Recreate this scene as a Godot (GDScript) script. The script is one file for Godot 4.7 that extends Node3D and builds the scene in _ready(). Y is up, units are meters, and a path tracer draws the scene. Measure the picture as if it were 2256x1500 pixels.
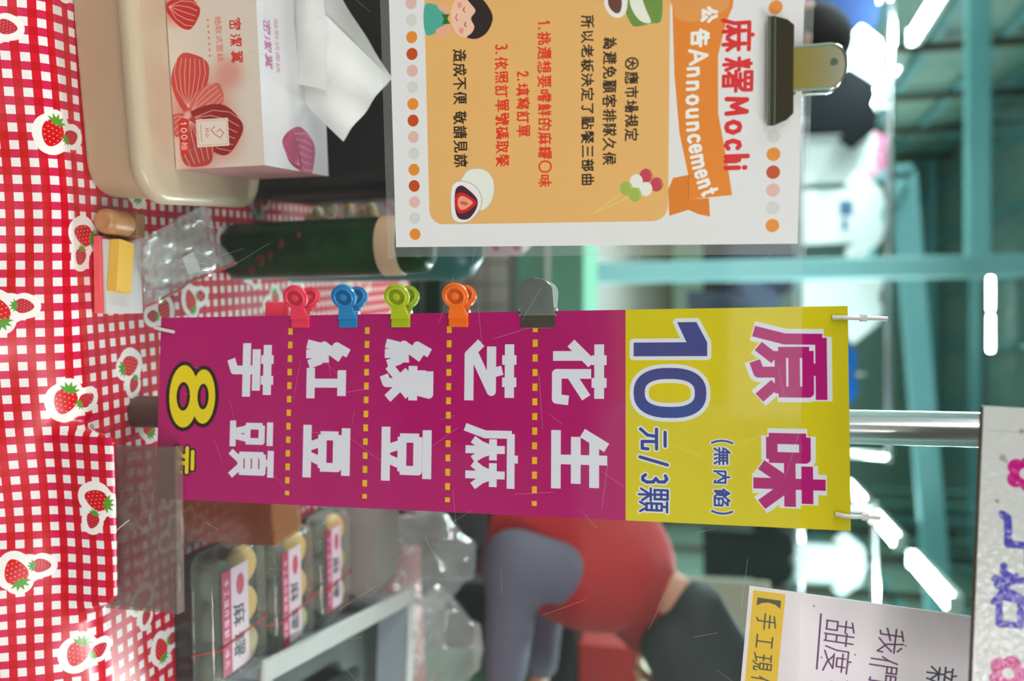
extends Node3D
# A market stall seen in a portrait photograph that lies on its side: the camera is rolled a quarter turn.
# y is up, -z is away from the photographer, the table top is 0.75 m high.

const TABLE := 0.75
const CHECK := 0.0141                       # one check of the gingham oilcloth
const ACRYLIC_AT := Vector3(-0.2826, 0.75, -0.6197)
const ALONG := Vector3(0.99236, 0.0, -0.12340)   # along the acrylic sheet, to the right
const OUT := Vector3(0.12340, 0.0, 0.99236)      # out of the sheet, to the customers

var taken := {}
var M := {}

# ------------------------------------------------------------------ camera, environment, lamps
func camera_and_light() -> void:
	var cam := Camera3D.new()
	cam.name = "camera"
	var pitch := atan(464.0 / 1934.0)
	var fwd := Vector3(0, -sin(pitch), -cos(pitch))
	var left := Vector3(-1, 0, 0)
	var right := fwd.cross(left)                 # the picture's right is the scene's up
	cam.transform = Transform3D(Basis(right, left, -fwd), Vector3(0, 1.29, 0))
	cam.keep_aspect = Camera3D.KEEP_HEIGHT
	cam.fov = rad_to_deg(2.0 * atan(750.0 / 1934.0))
	cam.near = 0.02
	cam.far = 120.0
	var lens := CameraAttributesPhysical.new()
	lens.frustum_focal_length = 31.0
	lens.exposure_aperture = 3.4
	lens.frustum_focus_distance = 0.70
	lens.frustum_near = 0.02
	lens.frustum_far = 120.0
	cam.attributes = lens
	add_child(cam)
	cam.current = true
	var env := Environment.new()
	env.background_mode = Environment.BG_COLOR
	env.background_color = Color(0.5, 0.55, 0.56)
	env.tonemap_mode = Environment.TONE_MAPPER_LINEAR
	env.tonemap_exposure = 1.3
	env.sdfgi_enabled = true
	env.ssao_enabled = true
	env.ssil_enabled = true
	var we := WorldEnvironment.new()
	we.name = "world_environment"
	we.environment = env
	add_child(we)

# ------------------------------------------------------------------ mesh builder
class MB:
	var v := PackedVector3Array()
	var n := PackedVector3Array()
	var uv := PackedVector2Array()
	var xf := Transform3D()

	func tri(a: Vector3, b: Vector3, c: Vector3, na: Vector3, nb: Vector3, nc: Vector3, ua := Vector2.ZERO, ub := Vector2.ZERO, uc := Vector2.ZERO) -> void:
		if (b - a).cross(c - a).dot(na + nb + nc) > 0.0:      # front faces run clockwise
			var t := b; b = c; c = t
			t = nb; nb = nc; nc = t
			var s := ub; ub = uc; uc = s
		v.append(xf * a); v.append(xf * b); v.append(xf * c)
		n.append((xf.basis * na).normalized()); n.append((xf.basis * nb).normalized()); n.append((xf.basis * nc).normalized())
		uv.append(ua); uv.append(ub); uv.append(uc)

	func quad(a: Vector3, b: Vector3, c: Vector3, d: Vector3, nn: Vector3, ua := Vector2(0, 0), ub := Vector2(1, 0), uc := Vector2(1, 1), ud := Vector2(0, 1)) -> void:
		tri(a, b, c, nn, nn, nn, ua, ub, uc)
		tri(a, c, d, nn, nn, nn, ua, uc, ud)

	func box(c: Vector3, size: Vector3, bevel := 0.0) -> void:
		var h := size * 0.5
		var bv := minf(bevel, minf(h.x, minf(h.y, h.z)) * 0.9)
		var p := func(sx: float, sy: float, sz: float, ax: int) -> Vector3:
			var q := Vector3(sx * (h.x - bv), sy * (h.y - bv), sz * (h.z - bv))
			var s := [sx, sy, sz]
			q[ax] = s[ax] * h[ax]
			return c + q
		for ax in 3:
			var i := (ax + 1) % 3
			var j := (ax + 2) % 3
			for s in [-1.0, 1.0]:
				var pts := []
				for w in [[-1.0, -1.0], [1.0, -1.0], [1.0, 1.0], [-1.0, 1.0]]:
					var q := [0.0, 0.0, 0.0]
					q[ax] = s; q[i] = w[0]; q[j] = w[1]
					pts.append(p.call(q[0], q[1], q[2], ax))
				var nn := Vector3.ZERO
				nn[ax] = s
				quad(pts[0], pts[1], pts[2], pts[3], nn)
		if bv <= 0.0:
			return
		for k in 3:
			var i := (k + 1) % 3
			var j := (k + 2) % 3
			for si in [-1.0, 1.0]:
				for sj in [-1.0, 1.0]:
					var lo := [0.0, 0.0, 0.0]
					var hi := [0.0, 0.0, 0.0]
					lo[i] = si; lo[j] = sj; lo[k] = -1.0
					hi[i] = si; hi[j] = sj; hi[k] = 1.0
					var nn := Vector3.ZERO
					nn[i] = si; nn[j] = sj
					quad(p.call(lo[0], lo[1], lo[2], i), p.call(hi[0], hi[1], hi[2], i), p.call(hi[0], hi[1], hi[2], j), p.call(lo[0], lo[1], lo[2], j), nn.normalized())
		for sx in [-1.0, 1.0]:
			for sy in [-1.0, 1.0]:
				for sz in [-1.0, 1.0]:
					var nn := Vector3(sx, sy, sz).normalized()
					tri(p.call(sx, sy, sz, 0), p.call(sx, sy, sz, 1), p.call(sx, sy, sz, 2), nn, nn, nn)

	# rings of equally many points; a ring given twice makes a crease
	func loft(rings: Array, cap_a := true, cap_b := true) -> void:
		var R := rings.size()
		var K: int = rings[0].size()
		var mids := []
		for r in rings:
			var m := Vector3.ZERO
			for q in r:
				m += q
			mids.append(m / K)
		var ns := []
		var vote := 0.0
		for i in R:
			var row := PackedVector3Array()
			for j in K:
				var q: Vector3 = rings[i][j]
				var du: Vector3 = rings[i][(j + 1) % K] - rings[i][(j + K - 1) % K]
				var a: Vector3 = rings[maxi(i - 1, 0)][j]
				var b: Vector3 = rings[mini(i + 1, R - 1)][j]
				if i + 1 < R and b.distance_squared_to(q) < 1e-14:
					b = q
				elif i > 0 and a.distance_squared_to(q) < 1e-14:
					a = q
				var nn := du.cross(b - a)
				nn = nn.normalized() if nn.length_squared() > 1e-30 else Vector3.ZERO
				vote += nn.dot((q - mids[i]).normalized())
				row.append(nn)
			ns.append(row)
		var sg := 1.0 if vote >= 0.0 else -1.0
		for i in R - 1:
			for j in K:
				var k := (j + 1) % K
				var a: Vector3 = rings[i][j]
				var b: Vector3 = rings[i][k]
				var c: Vector3 = rings[i + 1][k]
				var d: Vector3 = rings[i + 1][j]
				if a.distance_squared_to(d) < 1e-14 and b.distance_squared_to(c) < 1e-14:
					continue
				var ua := Vector2(float(j) / K, float(i) / (R - 1))
				var ub := Vector2(float(j + 1) / K, float(i) / (R - 1))
				var uc := Vector2(float(j + 1) / K, float(i + 1) / (R - 1))
				var ud := Vector2(float(j) / K, float(i + 1) / (R - 1))
				tri(a, b, c, sg * ns[i][j], sg * ns[i][k], sg * ns[i + 1][k], ua, ub, uc)
				tri(a, c, d, sg * ns[i][j], sg * ns[i + 1][k], sg * ns[i + 1][j], ua, uc, ud)
		for e in 2:
			if (e == 0 and not cap_a) or (e == 1 and not cap_b):
				continue
			var i := 0 if e == 0 else R - 1
			var o := 1 if e == 0 else R - 2
			var ax := Vector3.ZERO
			for j in K:
				ax += (rings[i][j] - mids[i]).cross(rings[i][(j + 1) % K] - mids[i])
			if ax.length_squared() < 1e-20:
				continue
			ax = ax.normalized()
			while o > 0 and o < R - 1 and mids[o].distance_squared_to(mids[i]) < 1e-12:
				o += 1 if e == 0 else -1
			if ax.dot(mids[i] - mids[o]) < 0.0:
				ax = -ax
			for j in K:
				tri(mids[i], rings[i][j], rings[i][(j + 1) % K], ax, ax, ax)

	func lathe(profile: Array, seg := 24, at := Vector3.ZERO, caps := true) -> void:
		var rings := []
		for q in profile:
			var r := PackedVector3Array()
			for j in seg:
				var t := TAU * j / seg
				r.append(at + Vector3(cos(t) * q[0], q[1], sin(t) * q[0]))
			rings.append(r)
		loft(rings, caps, caps)

	func tube(path: Array, radius, sides := 10, caps := true) -> void:
		var rings := []
		var side := Vector3.ZERO
		for i in path.size():
			var d: Vector3 = (path[mini(i + 1, path.size() - 1)] - path[maxi(i - 1, 0)]).normalized()
			if side == Vector3.ZERO:
				side = d.cross(Vector3.UP if absf(d.y) < 0.9 else Vector3.RIGHT).normalized()
			else:
				side = (side - d * side.dot(d)).normalized()
			var up := side.cross(d)
			var rr: float = radius[i] if radius is Array else radius
			var r := PackedVector3Array()
			for j in sides:
				var t := TAU * j / sides
				r.append(path[i] + (side * cos(t) + up * sin(t)) * rr)
			rings.append(r)
		loft(rings, caps, caps)

	func ellipsoid(c: Vector3, r: Vector3, seg := 16, rows := 10) -> void:
		var rings := []
		for i in rows + 1:
			var f := PI * clampf(float(i) / rows, 0.004, 0.996)
			var ring := PackedVector3Array()
			for j in seg:
				var t := TAU * j / seg
				ring.append(c + Vector3(r.x * sin(f) * cos(t), r.y * cos(f), r.z * sin(f) * sin(t)))
			rings.append(ring)
		loft(rings, true, true)

	# a flat outline in x, y pulled along z
	func extrude(poly: PackedVector2Array, z0: float, z1: float) -> void:
		var ix := Geometry2D.triangulate_polygon(poly)
		for e in [[z0, Vector3(0, 0, -1)], [z1, Vector3(0, 0, 1)]]:
			for k in range(0, ix.size(), 3):
				var a := poly[ix[k]]; var b := poly[ix[k + 1]]; var c := poly[ix[k + 2]]
				tri(Vector3(a.x, a.y, e[0]), Vector3(b.x, b.y, e[0]), Vector3(c.x, c.y, e[0]), e[1], e[1], e[1], a, b, c)
		var cw := 1.0 if Geometry2D.is_polygon_clockwise(poly) else -1.0
		for k in poly.size():
			var a := poly[k]
			var b := poly[(k + 1) % poly.size()]
			var d := (b - a).normalized()
			var nn := Vector3(-d.y, d.x, 0) * cw
			quad(Vector3(a.x, a.y, z0), Vector3(b.x, b.y, z0), Vector3(b.x, b.y, z1), Vector3(a.x, a.y, z1), nn)

	func grid(nu: int, nv: int, f: Callable, hint: Vector3, guv = null) -> void:
		var p := []
		for j in nv + 1:
			var row := PackedVector3Array()
			for i in nu + 1:
				row.append(f.call(float(i) / nu, float(j) / nv))
			p.append(row)
		var ns := []
		var vote := 0.0
		for j in nv + 1:
			var row := PackedVector3Array()
			for i in nu + 1:
				var du: Vector3 = p[j][mini(i + 1, nu)] - p[j][maxi(i - 1, 0)]
				var dv: Vector3 = p[mini(j + 1, nv)][i] - p[maxi(j - 1, 0)][i]
				var nn := du.cross(dv).normalized()
				vote += nn.dot(hint)
				row.append(nn)
			ns.append(row)
		var sg := 1.0 if vote >= 0.0 else -1.0
		for j in nv:
			for i in nu:
				var t := []
				for q in [[i, j], [i + 1, j], [i + 1, j + 1], [i, j + 1]]:
					var w := Vector2(float(q[0]) / nu, float(q[1]) / nv)
					t.append(guv.call(w.x, w.y, p[q[1]][q[0]]) if guv != null else w)
				tri(p[j][i], p[j][i + 1], p[j + 1][i + 1], sg * ns[j][i], sg * ns[j][i + 1], sg * ns[j + 1][i + 1], t[0], t[1], t[2])
				tri(p[j][i], p[j + 1][i + 1], p[j + 1][i], sg * ns[j][i], sg * ns[j + 1][i + 1], sg * ns[j + 1][i], t[0], t[2], t[3])

	# tapered capsules joined with a smooth minimum, meshed as surface nets
	func blend(bones: Array, cell: float, k: float) -> void:
		var lo := Vector3(1e9, 1e9, 1e9)
		var hi := -lo
		for b in bones:
			var r: float = maxf(b[2], b[3]) + k + 2.0 * cell
			lo = lo.min(b[0] - Vector3.ONE * r).min(b[1] - Vector3.ONE * r)
			hi = hi.max(b[0] + Vector3.ONE * r).max(b[1] + Vector3.ONE * r)
		var nx := int((hi.x - lo.x) / cell) + 2
		var ny := int((hi.y - lo.y) / cell) + 2
		var nz := int((hi.z - lo.z) / cell) + 2
		var f := PackedFloat32Array()
		f.resize(nx * ny * nz)
		f.fill(1.0)
		for b in bones:
			var a: Vector3 = b[0]
			var ab: Vector3 = b[1] - a
			var l2 := maxf(ab.length_squared(), 1e-9)
			var ra: float = b[2]
			var rb: float = b[3]
			var m := maxf(ra, rb) + k + 2.0 * cell
			var q0 := ((a.min(b[1]) - Vector3.ONE * m - lo) / cell).floor().max(Vector3.ZERO)
			var q1 := ((a.max(b[1]) + Vector3.ONE * m - lo) / cell).ceil().min(Vector3(nx - 1, ny - 1, nz - 1))
			for z in range(int(q0.z), int(q1.z) + 1):
				for y in range(int(q0.y), int(q1.y) + 1):
					var base := (z * ny + y) * nx
					for x in range(int(q0.x), int(q1.x) + 1):
						var p := lo + Vector3(x, y, z) * cell - a
						var t := clampf(p.dot(ab) / l2, 0.0, 1.0)
						var d := (p - ab * t).length() - lerpf(ra, rb, t)
						var o := f[base + x]
						var h := maxf(k - absf(o - d), 0.0) / k
						f[base + x] = minf(o, d) - h * h * k * 0.25
		var id := {}
		var pts := PackedVector3Array()
		var nrm := PackedVector3Array()
		var sx := 1
		var sy := nx
		var sz := nx * ny
		var offs := [0, sx, sy, sx + sy, sz, sz + sx, sz + sy, sz + sx + sy]
		var edges := [[0, 1], [2, 3], [4, 5], [6, 7], [0, 2], [1, 3], [4, 6], [5, 7], [0, 4], [1, 5], [2, 6], [3, 7]]
		for z in nz - 1:
			for y in ny - 1:
				for x in nx - 1:
					var c := z * sz + y * sy + x
					var s0 := f[c] < 0.0
					if s0 == (f[c + sx] < 0.0) and s0 == (f[c + sy] < 0.0) and s0 == (f[c + sx + sy] < 0.0) and s0 == (f[c + sz] < 0.0) and s0 == (f[c + sz + sx] < 0.0) and s0 == (f[c + sz + sy] < 0.0) and s0 == (f[c + sz + sx + sy] < 0.0):
						continue
					var sum := Vector3.ZERO
					var cnt := 0
					for e in edges:
						var fa := f[c + offs[e[0]]]
						var fb := f[c + offs[e[1]]]
						if (fa < 0.0) != (fb < 0.0):
							var t := fa / (fa - fb)
							var pa := Vector3(e[0] & 1, (e[0] >> 1) & 1, e[0] >> 2)
							var pb := Vector3(e[1] & 1, (e[1] >> 1) & 1, e[1] >> 2)
							sum += pa.lerp(pb, t)
							cnt += 1
					id[c] = pts.size()
					pts.append(lo + (Vector3(x, y, z) + sum / cnt) * cell)
					nrm.append(Vector3(f[c + sx] + f[c + sx + sy] + f[c + sx + sz] + f[c + sx + sy + sz] - f[c] - f[c + sy] - f[c + sz] - f[c + sy + sz], f[c + sy] + f[c + sx + sy] + f[c + sy + sz] + f[c + sx + sy + sz] - f[c] - f[c + sx] - f[c + sz] - f[c + sx + sz], f[c + sz] + f[c + sx + sz] + f[c + sy + sz] + f[c + sx + sy + sz] - f[c] - f[c + sx] - f[c + sy] - f[c + sx + sy]).normalized())
		for c in id:
			for e in [[sx, sy, sz], [sy, sx, sz], [sz, sx, sy]]:
				if (f[c] < 0.0) != (f[c + e[0]] < 0.0):
					var q := [c, c - e[1], c - e[1] - e[2], c - e[2]]
					if id.has(q[1]) and id.has(q[2]) and id.has(q[3]):
						var i: int = id[q[0]]; var j: int = id[q[1]]; var l: int = id[q[2]]; var o: int = id[q[3]]
						tri(pts[i], pts[j], pts[l], nrm[i], nrm[j], nrm[l])
						tri(pts[i], pts[l], pts[o], nrm[i], nrm[l], nrm[o])

	func commit() -> ArrayMesh:
		var m := ArrayMesh.new()
		var a := []
		a.resize(Mesh.ARRAY_MAX)
		a[Mesh.ARRAY_VERTEX] = v
		a[Mesh.ARRAY_NORMAL] = n
		a[Mesh.ARRAY_TEX_UV] = uv
		m.add_surface_from_arrays(Mesh.PRIMITIVE_TRIANGLES, a)
		return m

# ------------------------------------------------------------------ print: a canvas measured in millimetres
class Canvas:
	var w: int
	var h: int
	var k: float                    # pixels per millimetre
	var d: PackedByteArray
	var glyphs: Dictionary

	func _init(mm_w: float, mm_h: float, per_mm: float, base: Color, g: Dictionary) -> void:
		w = int(mm_w * per_mm)
		h = int(mm_h * per_mm)
		k = per_mm
		glyphs = g
		var im := Image.create(w, h, false, Image.FORMAT_RGB8)
		im.fill(base)
		d = im.get_data()

	func put(x: int, y: int, c: Color, a: float) -> void:
		var i := (y * w + x) * 3
		d[i] = int(lerpf(d[i], c.r8, a))
		d[i + 1] = int(lerpf(d[i + 1], c.g8, a))
		d[i + 2] = int(lerpf(d[i + 2], c.b8, a))

	func rect(x0: float, y0: float, x1: float, y1: float, c: Color) -> void:
		for y in range(maxi(int(round(y0 * k)), 0), mini(int(round(y1 * k)), h)):
			for x in range(maxi(int(round(x0 * k)), 0), mini(int(round(x1 * k)), w)):
				put(x, y, c, 1.0)

	func seg(a: Vector2, b: Vector2, width: float, c: Color, flat_a := false, flat_b := false) -> void:
		a *= k
		b *= k
		var r := width * k * 0.5
		var x0 := maxi(int(minf(a.x, b.x) - r - 1), 0)
		var x1 := mini(int(maxf(a.x, b.x) + r + 2), w)
		var y0 := maxi(int(minf(a.y, b.y) - r - 1), 0)
		var y1 := mini(int(maxf(a.y, b.y) + r + 2), h)
		var L := a.distance_to(b)
		var u := (b - a) / maxf(L, 1e-6)
		for y in range(y0, y1):
			for x in range(x0, x1):
				var p := Vector2(x + 0.5, y + 0.5) - a
				var t := p.dot(u)
				var e := absf(p.x * u.y - p.y * u.x)
				var o := 0.0
				if t < 0.0:
					o = maxf(e, -t) if flat_a else sqrt(e * e + t * t)
					if flat_a and -t > r * 0.25: o += r
				elif t > L:
					o = maxf(e, t - L) if flat_b else sqrt(e * e + (t - L) * (t - L))
					if flat_b and t - L > r * 0.25: o += r
				else:
					o = e
				var al := clampf(r - o + 0.5, 0.0, 1.0)
				if al > 0.0:
					put(x, y, c, al * c.a)

	func path(pts: Array, width: float, c: Color, flat := false) -> void:
		for i in pts.size() - 1:
			seg(pts[i], pts[i + 1], width, c, flat and i == 0, flat and i == pts.size() - 2)

	func poly(pts: Array, c: Color) -> void:
		var n := pts.size()
		var y0 := 1e9
		var y1 := -1e9
		for q in pts:
			y0 = minf(y0, q.y * k)
			y1 = maxf(y1, q.y * k)
		for y in range(maxi(int(y0), 0), mini(int(y1) + 1, h)):
			var cover := {}
			for sub in 3:
				var yy := y + (sub + 0.5) / 3.0
				var xs := []
				for i in n:
					var a: Vector2 = pts[i] * k
					var b: Vector2 = pts[(i + 1) % n] * k
					if (a.y <= yy) != (b.y <= yy):
						xs.append(a.x + (b.x - a.x) * (yy - a.y) / (b.y - a.y))
				xs.sort()
				for i in range(0, xs.size() - 1, 2):
					for x in range(maxi(int(xs[i]), 0), mini(int(xs[i + 1]) + 1, w)):
						var m := minf(xs[i + 1], x + 1.0) - maxf(xs[i], x)
						cover[x] = cover.get(x, 0.0) + clampf(m, 0.0, 1.0) / 3.0
			for x in cover:
				put(x, y, c, cover[x] * c.a)

	func smooth(pts: Array, c: Color, steps := 5) -> void:
		var o := []
		var n := pts.size()
		for i in n:
			for s in steps:
				o.append(pts[i].cubic_interpolate(pts[(i + 1) % n], pts[(i + n - 1) % n], pts[(i + 2) % n], float(s) / steps))
		poly(o, c)

	func oval(x: float, y: float, rx: float, ry: float, c: Color, turn := 0.0) -> void:
		var o := []
		for i in 36:
			var t := TAU * i / 36.0
			o.append(Vector2(x, y) + Vector2(cos(t) * rx, sin(t) * ry).rotated(turn))
		poly(o, c)

	func soft(x: float, y: float, r: float, c: Color, feather := 0.5) -> void:   # printed airbrush blot
		for yy in range(maxi(int((y - r) * k), 0), mini(int((y + r) * k) + 1, h)):
			for xx in range(maxi(int((x - r) * k), 0), mini(int((x + r) * k) + 1, w)):
				var q := Vector2(xx / k - x, yy / k - y).length() / r
				var a := 1.0 - smoothstep(1.0 - feather, 1.0, q)
				if a > 0.0:
					put(xx, yy, c, a * c.a)

	func strokes(ch: String) -> Array:      # stroke outlines in a 0..100 square, parts of characters placed inside
		var out := []
		if not glyphs.has(ch):
			return out
		for piece in String(glyphs[ch]).split("|"):
			if piece.begins_with("@"):
				var b := piece.substr(2).split_floats(" ", false)
				for s in strokes(piece.substr(1, 1)):
					var t := []
					for q in s:
						t.append(Vector2(lerpf(b[0], b[2], q.x / 100.0), lerpf(b[1], b[3], q.y / 100.0)))
					out.append(t)
			else:
				var f := piece.split_floats(" ", false)
				var t := []
				for i in range(0, f.size() - 1, 2):
					t.append(Vector2(f[i], f[i + 1]))
				out.append(t)
		return out

	func glyph(ch: String, x0: float, y0: float, x1: float, y1: float, width: float, c: Color, flat := false, turn := 0.0) -> void:
		var mid := Vector2((x0 + x1) * 0.5, (y0 + y1) * 0.5)
		for s in strokes(ch):
			var t := []
			for q in s:
				var p := Vector2(lerpf(x0 + width * 0.5, x1 - width * 0.5, q.x / 100.0), lerpf(y0 + width * 0.5, y1 - width * 0.5, q.y / 100.0))
				t.append(mid + (p - mid).rotated(turn))
			path(t, width, c, flat)

	func line(text: String, x0: float, y0: float, x1: float, y1: float, width: float, c: Color) -> void:
		var n := text.length()
		var step := (x1 - x0) / n
		for i in n:
			glyph(text[i], x0 + step * (i + 0.03), y0, x0 + step * (i + 0.97), y1, width, c)

	func texture() -> ImageTexture:
		return ImageTexture.create_from_image(Image.create_from_data(w, h, false, Image.FORMAT_RGB8, d))

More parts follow.
